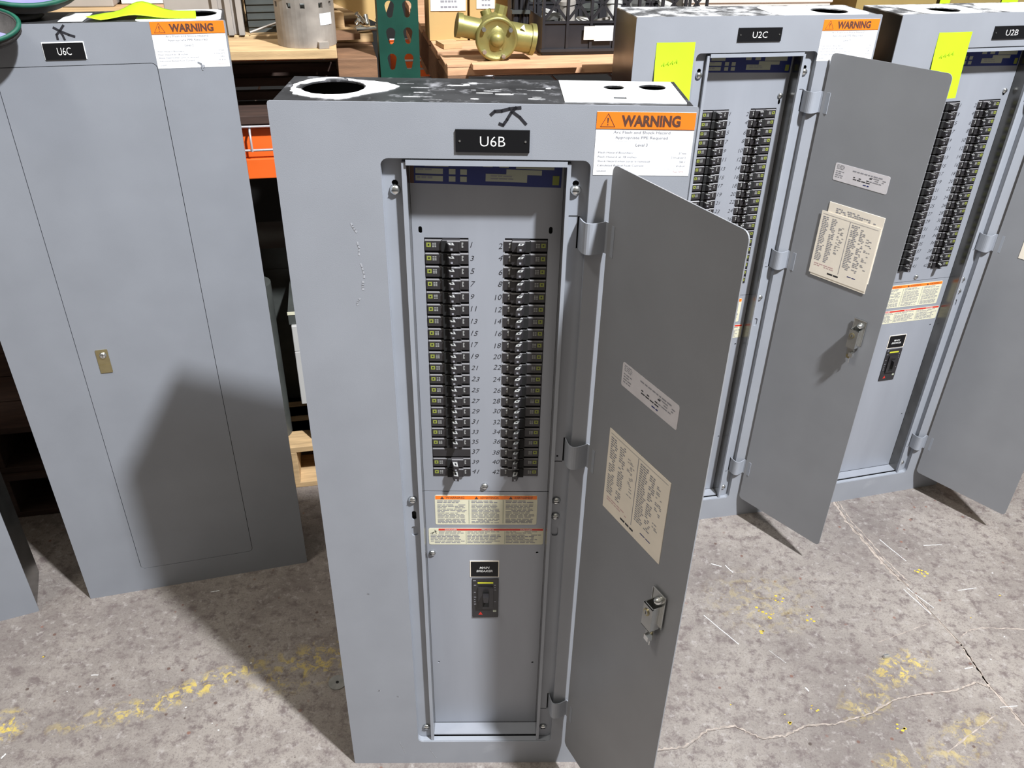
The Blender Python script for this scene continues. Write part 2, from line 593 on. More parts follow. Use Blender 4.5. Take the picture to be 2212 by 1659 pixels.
def enclosure_mesh(kind):
    mb = MB()
    x0, x1, y0, z0, z1, t = .005, W - .005, .003, .003, 1.2715, .002
    mb.box(x0, x0 + t, y0, D, z0, z1, GALV)
    mb.box(x1 - t, x1, y0, D, z0, z1, GALV)
    mb.box(x0 + t, x1 - t, D - t, D, z0, z1, GALV)
    mb.box(x0 + t, x1 - t, y0, D - t, z0 - .003, z0, GALV)
    # top sheet with conduit knock-outs, built flat then laid down
    lay = Matrix(((1, 0, 0, 0), (0, 0, 1, 0), (0, -1, 0, z1 + t), (0, 0, 0, 1)))   # (x, y, z) -> (x, z, -y)
    if kind == 'U6B':
        holes = [circ(.065, .078, .0385, 28), circ(.418, .096, .0135), circ(.468, .100, .0175), rect(.411, .427, .036, .046)]
        mb.plate(rect(x0, x1, y0, D), holes, 0, .002, GALV_TOP, lay)
        rnd = random.Random(4)
        # white overspray ring around the big hole
        o_ = []
        i_ = []
        for k in range(56):
            a = 2 * PI * k / 56
            rx = .0530 + .003 * math.sin(3 * a + 1) + rnd.uniform(-.002, .002) + (.026 * max(0, math.cos(a - .25)) ** 5)
            ry = .056 + .004 * math.sin(4 * a) + rnd.uniform(-.002, .002)
            o_.append((.065 + rx * math.cos(a), max(.012, .074 + ry * math.sin(a))))
            ri = .0395 + (.010 if 1.3 < a < 2.0 else .006 if 2.8 < a < 3.4 else 0.0) + rnd.uniform(0, .0012)
            i_.append((.065 + ri * math.cos(a), .078 + ri * math.sin(a)))
        mb.plate(o_, [i_], -.0006, -.0001, WPAINT, lay)
        mb.plate(rect(.350, .497, .019, .131), holes[1:], -.0012, -.0001, WHITE, lay)
        for k in range(26):
            cx, cy = rnd.uniform(.15, .34), rnd.uniform(.02, .12)
            a, b = rnd.uniform(.003, .013), rnd.uniform(.0008, .003)
            mb.plate(circ(cx, cy, a, 7, b), [], -.0004, -.0001, GALV_TOP2 if k % 5 else WPAINT, lay)
    elif kind == 'U6C':
        holes = [circ(.455, .087, .036, 28)]
        mb.plate(rect(x0, x1, y0, D), holes, 0, .002, GALV_TOP, lay)
        mb.plate(rrect(.36, .500, .008, .133, .02), [circ(.455, .087, .0375, 28)], -.0006, -.0001, WPAINT, lay)
    elif kind == 'U2C':
        holes = [circ(.425, .060, .036, 28)]
        mb.plate(rect(x0, x1, y0, D), holes, 0, .002, GALV_TOP2, lay)
        mb.plate(rrect(.29, .495, .006, .125, .03), [circ(.425, .060, .0375, 28)], -.0006, -.0001, WPAINT, lay)
    else:
        holes = [circ(.14, .060, .033, 28)]
        mb.plate(rect(x0, x1, y0, D), holes, 0, .002, GALV_TOP2, lay)
        mb.plate(rrect(.06, .21, .010, .128, .03), [circ(.14, .060, .035, 28)], -.0006, -.0001, WPAINT, lay)
        mb.plate(rrect(.25, .45, .010, .128, .04), [], -.0006, -.0001, WPAINT, lay)
    return mb.mesh('enclosure_box')


def cover_mesh(ink):
    mb = MB()
    PAINT = PAINT_C if ink in ('U6C', 'blank') else PAINT_O
    mb.plate(rrect(0, W, 0, H, .003, 2), [rrect(OX0, OX1, OZ0, OZ1, .010)], 0, .002, PAINT)
    FRAME = PAINT if ink in ('U6C', 'blank') else FRAME_O
    # rolled return around the opening
    mb.plate(rrect(OX0 - .0012, OX1 + .0012, OZ0 - .0012, OZ1 + .0012, .011), [rrect(OX0, OX1, OZ0, OZ1, .010)], .0015, .012, FRAME)
    if ink == 'U6B':
        stroke(mb, [(.262, 1.2625), (.2665, 1.2665), (.2745, 1.2670), (.2835, 1.2695), (.2965, 1.2710)], .0038, -.0004, INK)
        stroke(mb, [(.2915, 1.2710), (.2860, 1.2655), (.2810, 1.2570), (.2765, 1.2505), (.2720, 1.2520)], .0036, -.0004, INK)
        stroke(mb, [(.2875, 1.2660), (.2960, 1.2600), (.3035, 1.2520)], .0034, -.0004, INK)
        rnd = random.Random(5)
        for (x, z, l, a, wd) in ((.086, 1.125, .012, 1.3, .0025), (.092, 1.10, .018, 1.55, .0022), (.094, 1.07, .020, 1.5, .0022), (.095, 1.045, .012, 1.6, .003), (.089, 1.02, .010, 1.8, .0025),
                                 (.058, .47, .004, .4, .003), (.060, .22, .005, .1, .003), (.095, .205, .004, 1, .002), (.092, .07, .04, 1.35, .0012), (.150, .045, .03, 1.25, .0016)):
            pts = [(x, z)]
            for k in range(4):
                pts.append((pts[-1][0] + math.cos(a) * l / 4 + rnd.uniform(-.0012, .0012), pts[-1][1] - math.sin(a) * l / 4))
            stroke(mb, pts, wd, -.0003, SCRATCHP)
    if ink == 'U6C':
        stroke(mb, [(.2355, 1.2690), (.2430, 1.2640), (.2560, 1.2575), (.2640, 1.2545)], .0038, -.0004, INK)
        stroke(mb, [(.2510, 1.2720), (.2440, 1.2640), (.2375, 1.2580), (.2375, 1.2510)], .0036, -.0004, INK)
        stroke(mb, [(.2430, 1.2640), (.2465, 1.2570), (.2480, 1.2500)], .0034, -.0004, INK)
    return mb.mesh('front_cover')


SCRATCHP = mat('pale_paint_mark', (0.37, 0.38, 0.41), 0.5, noise=0.2, nscale=200)


def frame_mesh():
    mb = MB()
    notch = []
    for hz in (1.111, .763, .173):
        notch.append(rect(.3735, .3765, hz - .022, hz + .022))
    small = [circ(.1425, 1.174, .0042, 10), circ(.3685, 1.176, .0042, 10), rrect(.1395, .1465, .622, .640, .003, 2),
             rrect(.1375, .1480, .588, .608, .004, 2), rrect(.3635, .3740, .588, .608, .004, 2), circ(.3655, .750, .0018, 8)]
    mb.plate(rect(OX0 - .004, OX1 + .004, OZ0 - .004, OZ1 + .006), [rect(.1575, .3565, .058, 1.199)] + notch + small, .0125, .0145, FRAME)
    # raised lips beside the opening and along the head
    for (a, b) in ((.1525, .1580), (.3560, .3610)):
        mb.box(a, b, .0035, .0100, .0585, 1.2030, FRAME)
        mb.box(a, b, .0100, .0405, .0585, 1.2030, GALV)
    mb.box(.1580, .3560, .0008, .0150, 1.2000, 1.2068, FRAME)
    for x in (.1425, .3690):
        mb.box(x - .006, x + .006, .0150, .0156, .586, .610, FRAME)
    # shelf at the bottom
    mb.box(.1580, .3560, .0150, .0405, .0680, .0700, STEEL)
    mb.box(.1580, .3560, .0125, .0145, .0585, .0640, FRAME)
    # dark behind the slots
    mb.box(OX0 - .003, .1520, .0180, .0190, .06, 1.2, HOLE)
    mb.box(.3615, OX1 + .003, .0180, .0190, .06, 1.2, HOLE)
    # cut lines beside hinge tabs
    for hz, sg in ((1.111, 1), (.763, -1), (.173, -1)):
        mb.quad(.3610, .3735, hz + sg * .0220, hz + sg * .0232, .0122, HOLE)
    return mb.mesh('support_frame')


def screw_mesh():
    mb = MB()
    prof = [(.0001, .0045), (.0028, .0042), (.0052, .0026), (.0060, .0), (.0, .0)]
    mb.lathe(prof, ZINC, Matrix.Rotation(R(90), 4, 'X'), 16)
    mb.box(-.0035, .0035, -.0046, -.0040, -.0005, .0005, HOLE)
    return mb.mesh('screw')


LBX0, LBX1, RBX0, RBX1, BZ1, BZ0 = .1736, .2327, .2813, .3389, 1.0902, .6882
PITCH = (BZ1 - BZ0) / 21
DF = .0414


def deadfront_mesh(upper):
    mb = MB()
    if upper:
        rnd = random.Random(9)
        mb.plate(rect(.1582, .3558, .6575, 1.2060), [rect(LBX0, LBX1, BZ0, BZ1), rect(RBX0, RBX1, BZ0, BZ1), rrect(.1665, .1715, 1.096, 1.106, .0024, 2), rrect(.3395, .3445, 1.097, 1.107, .0024, 2)], DF, DF + .0015, STEEL)
        mb.box(.162, .174, DF + .006, DF + .007, 1.09, 1.112, HOLE)
        mb.box(.337, .349, DF + .006, DF + .007, 1.09, 1.112, HOLE)
        for i in range(21):
            z = BZ1 - PITCH * (i + .5)
            n1, n2 = str(2 * i + 1), str(2 * i + 2)
            text(mb, n1, LBX1 + .0022, z - .0040, DF - .0003, .0082 + rnd.uniform(-.0006, .0006), INK, 'L', -.008, .25, rot=rnd.uniform(-.12, .06))
            text(mb, n2, RBX0 - .0028, z - .0045 + rnd.uniform(-.001, .001), DF - .0003, .0082, INK, 'R', -.008, .25, rot=rnd.uniform(-.08, .1))
    else:
        mb.plate(rect(.1582, .3558, .0705, .6560), [rect(.2335, .2795, .3685, .4635), circ(.170, .248, .0022, 8), circ(.345, .246, .0022, 8), circ(.344, .524, .0024, 8)], DF, DF + .0015, STEEL)
        mb.box(.160, .354, DF + .006, DF + .007, .23, .35, HOLE)
        mb.box(.33, .354, DF + .006, DF + .007, .50, .54, HOLE)
    return mb.mesh('upper_deadfront' if upper else 'lower_deadfront')


def breaker_mesh(sx, blank=False):
    mb = MB()
    mx = Matrix.Diagonal((sx, 1, 1, 1))
    hz = PITCH / 2
    # body with chamfered top edge; x from the outer end (0) to the centre side
    L_ = .0585
    for (a, b, yf) in ((.0006, .0240, -.0012), (.0240, .0475, -.0040), (.0475, L_, -.0012)):
        if blank:
            yf = -.0010
        pts = [(-hz + .0006, yf + .0008), (-hz + .0016, yf), (hz - .0042, yf), (hz - .0026, yf + .0014), (hz - .0006, yf + .006)]
        # profile in (z,y) extruded along x
        vs = [(a, y, z) for (z, y) in pts] + [(a, .03, hz - .0006), (a, .03, -hz + .0006)]
        n = len(vs)
        vs += [(b, v[1], v[2]) for v in vs]
        fs = [tuple(range(n)), tuple(range(2 * n - 1, n - 1, -1))] + [(i, n + i, n + (i + 1) % n, (i + 1) % n) for i in range(n)]
        if True:
            fs = [tuple(reversed(f)) for f in fs]
        side = fs[2:]
        mb.add(vs, [fs[0], fs[1]] + [f for i, f in enumerate(side) if i != 2], BLACKP, mx)
        mb.add(vs, [side[2]], BLACKP_GLINT, mx)  # chamfer face carries the painted highlight
    if not blank:
        mb.quad(.0025, .0085, -.0032, .0030, -.0015, OLIVE, mx)
        mb.quad(.0045, .0066, -.0010, .0012, -.0018, INK, mx)
        for k in range(3):
            mb.quad(.0102, .0128, -.0034 + k * .0023, -.0020 + k * .0023, -.0015, BRKPRINT, mx)
            mb.quad(.0134, .0155, -.0034 + k * .0023, -.0018 + k * .0023, -.0015, BRKPRINT, mx)
        mb.box(.0225, .0300, -.0044, -.0006, -hz + .001, hz - .003, HOLE, mx)
        mb.quad(.0495, .0518, -.0040, .0036, -.0015, BRKPRINT, mx)
        mb.quad(.0510, .0518, -.0010, .0010, -.0017, INK, mx)
        mb.box(.0460, .0484, -.0044, -.001, -.0060, .0050, BLACKP, mx)
    me = mb.mesh('circuit_breaker')
    if sx < 0:
        me.flip_normals()
    return me


def handle_mesh(sx, tall=False):
    mb = MB()
    mx = Matrix.Diagonal((sx, 1, 1, 1))
    k = 1.5 if tall else 1.0
    z0, z1 = -.0058, .0050
    # slab leaning towards the centre of the panel, white rated top face
    vs = [(.0290, -.0042, z0), (.0385, -.0042, z0), (.0385, -.0042, z1), (.0290, -.0042, z1),
          (.0330, -.0125 * k, z0 + .001), (.0410, -.0135 * k, z0 + .001), (.0410, -.0135 * k, z1 - .001), (.0330, -.0125 * k, z1 - .001)]
    fs = [(0, 1, 2, 3), (4, 7, 6, 5), (0, 4, 5, 1), (1, 5, 6, 2), (2, 6, 7, 3), (3, 7, 4, 0)]
    fs = [tuple(reversed(f)) for f in fs]
    mb.add(vs, fs, BLACKP, mx)
    # rating on the sloping top
    e = .0002
    a = Vector(vs[3]); b = Vector(vs[2]); c = Vector(vs[6]); d = Vector(vs[7])
    def lerp(u, v): return tuple((a * (1 - u) + b * u) * (1 - v) + (d * (1 - u) + c * u) * v + Vector((0, 0, e)))
    mb.add([lerp(.12, .25), lerp(.9, .25), lerp(.9, .92), lerp(.12, .92)], [(0, 3, 2, 1)], BRKPRINT, mx)
    f = lambda u, v: tuple(Vector(lerp(u, v)) + Vector((0, 0, e)))
    mb.add([f(.38, .45), f(.66, .45), f(.66, .75), f(.38, .75)], [(0, 3, 2, 1)], INK, mx)
    mb.quad(.0352, .0380, -.0030, .0, -.0136 * k, FAINT, mx)
    me = mb.mesh('toggle_handle')
    if sx < 0:
        me.flip_normals()
    return me


def blue_label_mesh():
    mb = MB()
    y = DF - .0004
    tilt = Matrix.Translation((.258, 0, 1.180)) @ Matrix.Rotation(R(1.3), 4, 'Y') @ Matrix.Translation((-.258, 0, -1.180))
    mb.box(.1640, .3530, y, DF, 1.1625, 1.2040, BLUE, tilt)
    mb.box(.1590, .1640, y, DF, 1.1625, 1.2040, BROWNINK, tilt)
    y -= .0003
    cells = [(.178, .208, 1.1850, 1.198), (.166, .201, 1.1755, 1.1825), (.166, .201, 1.166, 1.1730), (.2085, .217, 1.1755, 1.1825), (.223, .2315, 1.1755, 1.1825),
             (.2085, .217, 1.166, 1.1730), (.223, .2315, 1.166, 1.1730), (.2520, .2605, 1.1865, 1.199), (.2665, .2750, 1.1865, 1.199), (.2815, .3160, 1.1855, 1.196),
             (.2730, .3050, 1.1780, 1.1845), (.2545, .2920, 1.168, 1.178)]
    for (a, b, c, d) in cells:
        k = .353 / .322 if a > .25 else 1.0
        if a > .25:
            a, b = .2520 + (a - .2520) * 1.42, .2520 + (b - .2520) * 1.42
        mb.quad(a, b, c, d, y, LBLCELL, tilt)
        rnd = random.Random(int(a * 1e4))
    mb.quad(.3415, .3500, 1.166, 1.178, y, OLIVE, tilt)
    g = MB()
    rnd = random.Random(3)
    greek(g, .168, .193, 1.1785, 1.1845, y - .0002, 1, FAINT, rnd, 1, .45)
    greek(g, .168, .188, 1.1675, 1.1735, y - .0002, 1, FAINT, rnd, 1, .45)
    greek(g, .262, .302, 1.170, 1.177, y - .0002, 2, FAINT2, rnd, 1, .4)
    greek(g, .300, .335, 1.192, 1.198, y - .0002, 1, FAINT2, rnd, 1, .4)
    mb.add(g.v, g.f, FAINT, tilt)
    return mb.mesh('wiring_label')


def tri_label_mesh(kind):
    mb = MB()
    y = DF - .0004
    rnd = random.Random(12 if kind == 'w' else 13)
    if kind == 'w':
        x0, x1, z0, z1 = .1742, .3405, .5865, .6490
        mb.prism(rrect(x0, x1, z0, z1, .003, 3), y, DF, CREAM2)
        mb.quad(x0 + .001, x1 - .001, z1 - .0085, z1 - .0012, y - .0002, ORANGE)
        cols = 3
        words = ['WARNING', 'ADVERTENCIA', 'AVERTISSEMENT']
        wx = (x1 - x0) / 3
        for k in range(3):
            a = x0 + wx * k
            mb.add([(a + .009, y - .0004, z1 - .0078), (a + .015, y - .0004, z1 - .0078), (a + .012, y - .0004, z1 - .0022)], [(0, 1, 2)], BROWNINK)
            text(mb, words[k], a + .018, z1 - .0070, y - .0004, .0042, BROWNINK, 'L', 0, 0, width=min(.030, wx - .020))
            greek(mb, a + .004, a + wx - .003, z1 - .0165, z1 - .0100, y - .0003, 2, FAINT, rnd, 1, .45, ragged=.4)
            greek(mb, a + .004, a + wx - .003, z0 + .0150, z1 - .0185, y - .0003, 10, FAINT, rnd, .95, .42, ragged=.12)
            greek(mb, a + .004, a + wx - .003, z0 + .003, z0 + .0135, y - .0003, 4, FAINT, rnd, .95, .5, ragged=.1)
            if k:
                mb.quad(a - .0006, a + .0006, z0 + .003, z1 - .010, y - .0003, LBLCELL)
    else:
        x0, x1, z0, z1 = .1622, .3530, .5425, .5785
        mb.prism(rrect(x0, x1, z0, z1, .003, 3), y, DF, CREAM2)
        mb.quad(x0 + .0165, x1 - .001, z1 - .0050, z1 - .0008, y - .0002, RED)
        stroke(mb, [(x0 + .003, z1 - .011), (x0 + .008, z1 - .009), (x0 + .013, z1 - .006)], .0010, y - .0003, INK)
        stroke(mb, [(x0 + .008, z1 - .009), (x0 + .006, z1 - .0125)], .0010, y - .0003, INK)
        stroke(mb, [(x0 + .0105, z1 - .004), (x0 + .0125, z1 - .0115)], .0010, y - .0003, INK)
        for k, (a, b, wd) in enumerate(((x0 + .003, x0 + .060, 'DANGER'), (x0 + .064, x0 + .124, 'PELIGRO'), (x0 + .128, x1 - .004, 'DANGER'))):
            text(mb, wd, a + .034, z1 - .0042, y - .0004, .0026, ENGRAVE, 'C', .01, 0, width=.020)
            greek(mb, a + (.014 if k == 0 else 0), b, z1 - .0115, z1 - .006, y - .0003, 2, FAINT, rnd, .95, .45)
            greek(mb, a, b, z0 + .003, z1 - .013, y - .0003, 6, FAINT, rnd, .95, .45, ragged=.2)
            if k:
                mb.quad(a - .0022, a - .0014, z0 + .002, z1 - .006, y - .0003, LBLCELL)
    return mb.mesh('safety_label')


def main_breaker_mesh():
    mb = MB()
    y = DF - .002
    mb.box(.2340, .2790, y, DF + .02, .3690, .4630, BLACKP)
    mb.quad(.2430, .2700, .4530, .4570, y - .0003, mat('yellow_print', (.62, .62, .04), .5))
    mb.box(.2440, .2700, y - .004, y, .395, .4450, BLACKP)
    mb.box(.2520, .2630, y - .0045, y - .004, .4000, .4380, HOLE)
    mb.quad(.2350, .2400, .4590, .4615, y - .0003, FAINT)
    mb.quad(.2700, .2760, .3830, .3880, y - .0003, LBLCELL)
    mb.add([(.2440, y - .0003, .376), (.2520, y - .0003, .376), (.2480, y - .0003, .384)], [(0, 1, 2)], RED)
    rnd = random.Random(2)
    greek(mb, .2365, .2420, .40, .452, y - .0003, 9, FAINT, rnd, .6, .3, .002, .004)
    greek(mb, .2720, .2775, .40, .452, y - .0003, 9, FAINT, rnd, .6, .3, .002, .004)
    return mb.mesh('main_breaker')


def main_toggle_mesh():
    mb = MB()
    y = DF - .0065
    vs = []
    mb.prism([(.2535, .4210), (.2615, .4210), (.2625, .4330), (.2525, .4330)], y - .010, y, BLACKP)
    return mb.mesh('toggle_handle')


def hinge_mesh():
    mb = MB()
    n = 12
    th = .0016
    pts = []
    a = Vector((.3755, .0130))
    b = Vector((.4085, -.0030))
    pts.append((.3755, .0130))
    for k in range(1, n):
        t = k / n
        p = a.lerp(b, t)
        bulge = math.sin(PI * t) * .0175
        d = (b - a).normalized()
        nrm = Vector((d.y, -d.x))   # towards -y
        pts.append((p.x + nrm.x * bulge * -1 if nrm.y > 0 else p.x + nrm.x * bulge, p.y - abs(nrm.y) * bulge))
    pts.append((b.x, b.y))
    # tab running on over the door
    pts.append((.4120, -.0085))
    pts.append((.4170, -.0215))
    hz = .021
    vs = []
    for (x, y) in pts:
        vs += [(x, y, -hz), (x, y, hz)]
    for (i, (x, y)) in enumerate(pts):
        q = pts[min(i + 1, len(pts) - 1)]
        p = pts[max(i - 1, 0)]
        dx, dy = q[0] - p[0], q[1] - p[1]
        l = math.hypot(dx, dy)
        vs += [(x - dy / l * th, y + dx / l * th, -hz), (x - dy / l * th, y + dx / l * th, hz)]
    m = len(pts)
    fs = []
    for i in range(m - 1):
        fs.append((2 * i, 2 * i + 2, 2 * i + 3, 2 * i + 1))
        k = 2 * m
        fs.append((k + 2 * i, k + 2 * i + 1, k + 2 * i + 3, k + 2 * i + 2))
        fs.append((2 * i + 1, 2 * i + 3, k + 2 * i + 3, k + 2 * i + 1))
        fs.append((2 * i, k + 2 * i, k + 2 * i + 2, 2 * i + 2))
    fs.append((0, 1, 2 * m + 1, 2 * m))
    e = 2 * (m - 1)
    fs.append((e, 2 * m + e, 2 * m + e + 1, e + 1))
    mb.add(vs, fs, FRAME)
    me = mb.mesh('hinge')
    return me


def nameplate_mesh(txt, x0, x1, z0, z1, rim=False, screws=True):
    mb = MB()
    if rim:
        mb.box(x0 - .0012, x1 + .0012, -.0012, 0, z0, z1 + .0012, WHITE)
    mb.box(x0, x1, -.0022, 0, z0, z1 - (0 if not rim else .0003), PLATE)
    h = (z1 - z0) * .46
    text(mb, txt, (x0 + x1) / 2, (z0 + z1) / 2 - h / 2, -.0025, h, ENGRAVE, 'C', -.008, 0, width=(x1 - x0) * .34)
    if screws:
        for x in (x0 + .005, x1 - .005):
            mb.prism(circ(x, (z0 + z1) / 2, .0013, 8), -.0030, -.0022, ZINC)
    return mb.mesh('nameplate')


def warning_mesh(x0, x1, z0, z1, level, torn=False):
    mb = MB()
    y = -.0004
    wd = x1 - x0
    hz = z1 - z0
    mb.box(x0, x1, y, 0, z0, z1, WHITE)
    zb = z1 - hz * .265
    mb.quad(x0, x1, zb, z1, y - .0002, ORANGE)
    mb.quad(x0, x1, zb - .0004, zb + .0003, y - .0003, BROWNINK)
    # alert triangle
    cx, zc, r = x0 + wd * .115, zb + hz * .035, wd * .072
    T = [(cx - r, zc), (cx + r, zc), (cx, zc + hz * .20)]
    for i in range(3):
        stroke(mb, [T[i], T[(i + 1) % 3]], .0007, y - .0004, BROWNINK)
    mb.add([(cx - .0010, y - .0004, zc + hz * .135), (cx - .0004, y - .0004, zc + hz * .055), (cx + .0004, y - .0004, zc + hz * .055), (cx + .0010, y - .0004, zc + hz * .135)], [(0, 1, 2, 3)], BROWNINK)
    mb.quad(cx - .0006, cx + .0006, zc + hz * .022, zc + hz * .040, y - .0004, BROWNINK)
    text(mb, 'WARNING', x0 + wd * .25, zb + hz * .052, y - .0004, hz * .158, BROWNINK, 'L', .045, 0, width=wd * .60)
    yy = y - .0003
    text(mb, 'Arc Flash and Shock Hazard', x0 + wd * .47, z1 - hz * .330, yy, hz * .042, FAINT, 'C', 0, 0, width=wd * .58)
    text(mb, 'Appropriate PPE Required', x0 + wd * .47, z1 - hz * .412, yy, hz * .042, FAINT, 'C', 0, 0, width=wd * .54)
    mb.quad(x0 + wd * .03, x1 - wd * .03, z1 - hz * .450, z1 - hz * .4475, yy, FAINT)
    text(mb, level, x0 + wd * .48, z1 - hz * .530, yy, hz * .048, FAINT, 'C', 0, 0)
    rows = [('Flash Hazard Boundary', '57 feet', .36), ('Flash Hazard at 18 inches', '2.14 cal/cm^2', .40), ('Shock Hazard when cover is removed', '208 V', .54), ('Calculated Bolted Fault Current', '8.18 kA', .48)]
    for i, (a, b, k) in enumerate(rows):
        z = z1 - hz * (.645 + .069 * i)
        text(mb, a, x0 + wd * .04, z, yy, hz * .030, FAINT, 'L', 0, 0, width=wd * k)
        text(mb, b, x1 - wd * .05, z, yy, hz * .030, FAINT, 'R', 0, 0)
    mb.quad(x0 + wd * .03, x1 - wd * .03, z1 - hz * .885, z1 - hz * .8825, yy, FAINT)
    text(mb, 'Location', x0 + wd * .04, z1 - hz * .940, yy, hz * .030, FAINT, 'L', 0, 0)
    text(mb, 'Sept 2014', x1 - wd * .06, z1 - hz * .940, yy, hz * .028, FAINT2, 'R', 0, 0)
    if torn:
        mb.prism(circ(x0 + wd * .62, z0 + .002, .0035, 9, .0028), y - .0006, y, SCRATCHP)
        stroke(mb, [(x0 + wd * .56, z0 + .0085), (x0 + wd * .60, z0 + .006), (x0 + wd * .61, z0 - .004)], .0024, y - .0007, PAINT_C)
    return mb.mesh('warning_label')


def note_mesh(x0, x1, z0, z1, curl=.003, ink=True):
    mb = MB()
    n = 10
    vs = []
    for j in range(n + 1):
        t = j / n
        z = z1 + (z0 - z1) * t
        for i in range(5):
            u = i / 4
            y = -.0006 - curl * t * t * (1.2 - .6 * u) * 3 - .0012 * math.sin(u * PI)
            vs.append((x0 + (x1 - x0) * u, y, z))
    fs = []
    for j in range(n):
        for i in range(4):
            a = j * 5 + i
            fs.append((a, a + 5, a + 6, a + 1))
    mb.add(vs, fs, NEON, smooth=True)
    if ink:
        rnd = random.Random(int(x0 * 999))
        for k in range(4):
            xa = x0 + (x1 - x0) * (.18 + .11 * k)
            za = z1 + (z0 - z1) * (.36 - .015 * k)
            stroke(mb, [(xa, za), (xa + .003, za + .004), (xa + .005, za - .001)], .0014, -.0044, NEON2)
    return mb.mesh('sticky_note')


def door_mesh(wd, z0, z1):
    mb = MB()
    mb.prism(rrect(0, wd, z0, z1, .010), 0, .0018, PAINT_D)
    return mb.mesh('door')


def spec_label_mesh(u0, u1, z0, z1, seed):
    mb = MB()
    rnd = random.Random(seed)
    mb.prism(rrect(u0, u1, z0, z1, .003, 3), -.0004, 0, SILVERLBL)
    y = -.0006
    greek(mb, u0 + .004, u0 + .028, z1 - .012, z1 - .002, y, 4, FAINT, rnd, 1, .4, .003, .008)
    greek(mb, u0 + .004, u0 + .026, z0 + .006, z1 - .014, y, 4, FAINT, rnd, 1, .4, .003, .008)
    greek(mb, u0 + .040, u1 - .010, z1 - .010, z1 - .006, y, 1, FAINT, rnd, 1, .5, .004, .010, ragged=0)
    greek(mb, u0 + .044, u1 - .030, z0 + .010, z0 + .018, y, 2, INK, rnd, .8, .45, .004, .009)
    greek(mb, u0 + .052, u1 - .036, z0 + .004, z0 + .008, y, 1, BLUE, rnd, .8, .5, .004, .009)
    greek(mb, u1 - .040, u1 - .006, z0 + .014, z0 + .026, y, 3, FAINT, rnd, .8, .4, .004, .012)
    greek(mb, u1 - .048, u1 - .024, z1 - .016, z1 - .012, y, 1, INK, rnd, .8, .5, .004, .008)
    return mb.mesh('rating_label')


def directory_mesh(u0, u1, z0, z1, seed, second=False):
    mb = MB()
    rnd = random.Random(seed)
    y = -.0008
    if second:
        mb.box(u0 + .012, u1 + .002, y - .0003, 0, z0 + .018, z1 + .022, CREAM)
        greek(mb, u0 + .030, u1 - .010, z1 + .002, z1 + .014, y - .0005, 3, FAINT, rnd, .8, .5, .003, .006, .001)
        mb.box(u0 + .004, u1 + .001, y - .0010, y - .0004, z0 - .005, z1 - .004, CREAM)
    mb.box(u0, u1, y - .0016 if second else y, 0 if not second else y - .0012, z0, z1, CREAM)
    y = y - .0018 if second else y - .0002
    wd, hz = u1 - u0, z1 - z0
    for (a, b, lo, hi, f) in ((.04, .16, .22, .93, .95), (.20, .30, .22, .93, .9), (.34, .46, .40, .85, .35), (.54, .68, .22, .93, .95), (.70, .80, .22, .90, .8), (.82, .93, .30, .85, .4)):
        greek(mb, u0 + wd * a, u0 + wd * b, z0 + hz * lo, z0 + hz * hi, y, 26, FAINT, rnd, f, .5, .003, .008, .0012, .25)
    mb.quad(u0 + wd * .03, u1 - wd * .03, z1 - hz * .045, z1 - hz * .040, y, FAINT)
    mb.quad(u0 + wd * .50, u0 + wd * .508, z0 + hz * .12, z1 - hz * .05, y, FAINT)
    greek(mb, u0 + wd * .06, u0 + wd * .46, z0 + hz * .13, z0 + hz * .19, y, 2, FAINT2, rnd, .9, .4)
    greek(mb, u0 + wd * .32, u0 + wd * .62, z0 + hz * .05, z0 + hz * .09, y, 1, INK, rnd, 1, .6, .008, .014)
    greek(mb, u0 + wd * .66, u0 + wd * .95, z0 + hz * .12, z0 + hz * .15, y, 1, BLUE, rnd, 1, .4, .008, .014)
    return mb.mesh('circuit_directory')


def latch_mesh():
    """inside of the door latch, protruding to -y from the door sheet"""
    mb = MB()
    mb.box(.1850, .2140, -.0030, -.0022, .632, .6930, ZINC2)
    for (x0, x1) in ((.1850, .1856), (.2134, .2140)):
        mb.box(x0, x1, -.0040, -.0022, .632, .6930, ZINC)
    mb.box(.1850, .2140, -.0040, -.0022, .6922, .6930, ZINC)
    # U shaped housing: floor, two cheeks
    mb.box(.1880, .2080, -.0190, -.0178, .628, .6720, ZINC2)
    mb.box(.2068, .2080, -.0178, -.0030, .628, .6720, ZINC)
    mb.box(.1880, .1892, -.0178, -.0030, .628, .6720, ZINC2)
    mb.box(.1880, .2080, -.0190, -.0120, .6280, .6292, ZINC)
    mb.box(.1880, .2080, -.0190, -.0165, .6708, .6720, ZINC)
    # lower tongue
    mb.box(.1890, .2050, -.0090, -.0078, .604, .6280, ZINC2)
    mb.box(.1990, .2080, -.0200, -.0120, .6090, .6180, ZINC)
    mb.cyl((.1965, -.0040, .6060), (.1965, -.0140, .6060), .0048, BRASS, 12)
    mb.cyl((.1970, -.0060, .5860), (.1970, -.0060, .6060), .0011, ZINC, 8)
    # rivet head at the top
    mb.lathe([(.0001, .010), (.0035, .009), (.0058, .0055), (.0064, 0)], ZINC, Matrix.Translation((.2020, -.0030, .6800)) @ Matrix.Rotation(R(90), 4, 'X'), 14)
    return mb.mesh('latch')


ZINC2 = mat('dull_zinc', (0.42, 0.42, 0.40), 0.3, metal=0.85, noise=0.08, nscale=50)


def key_cylinder_mesh():
    mb = MB()
    mb.cyl((.1965, -.0185, .6590), (.1965, -.0202, .6590), .0058, BRASS, 18)
    mb.cyl((.1965, -.0202, .6590), (.1965, -.0206, .6590), .0038, ZINC2, 14)
    mb.box(.1961, .1969, -.0209, -.0206, .6562, .6618, HOLE)
    return mb.mesh('lock_cylinder')


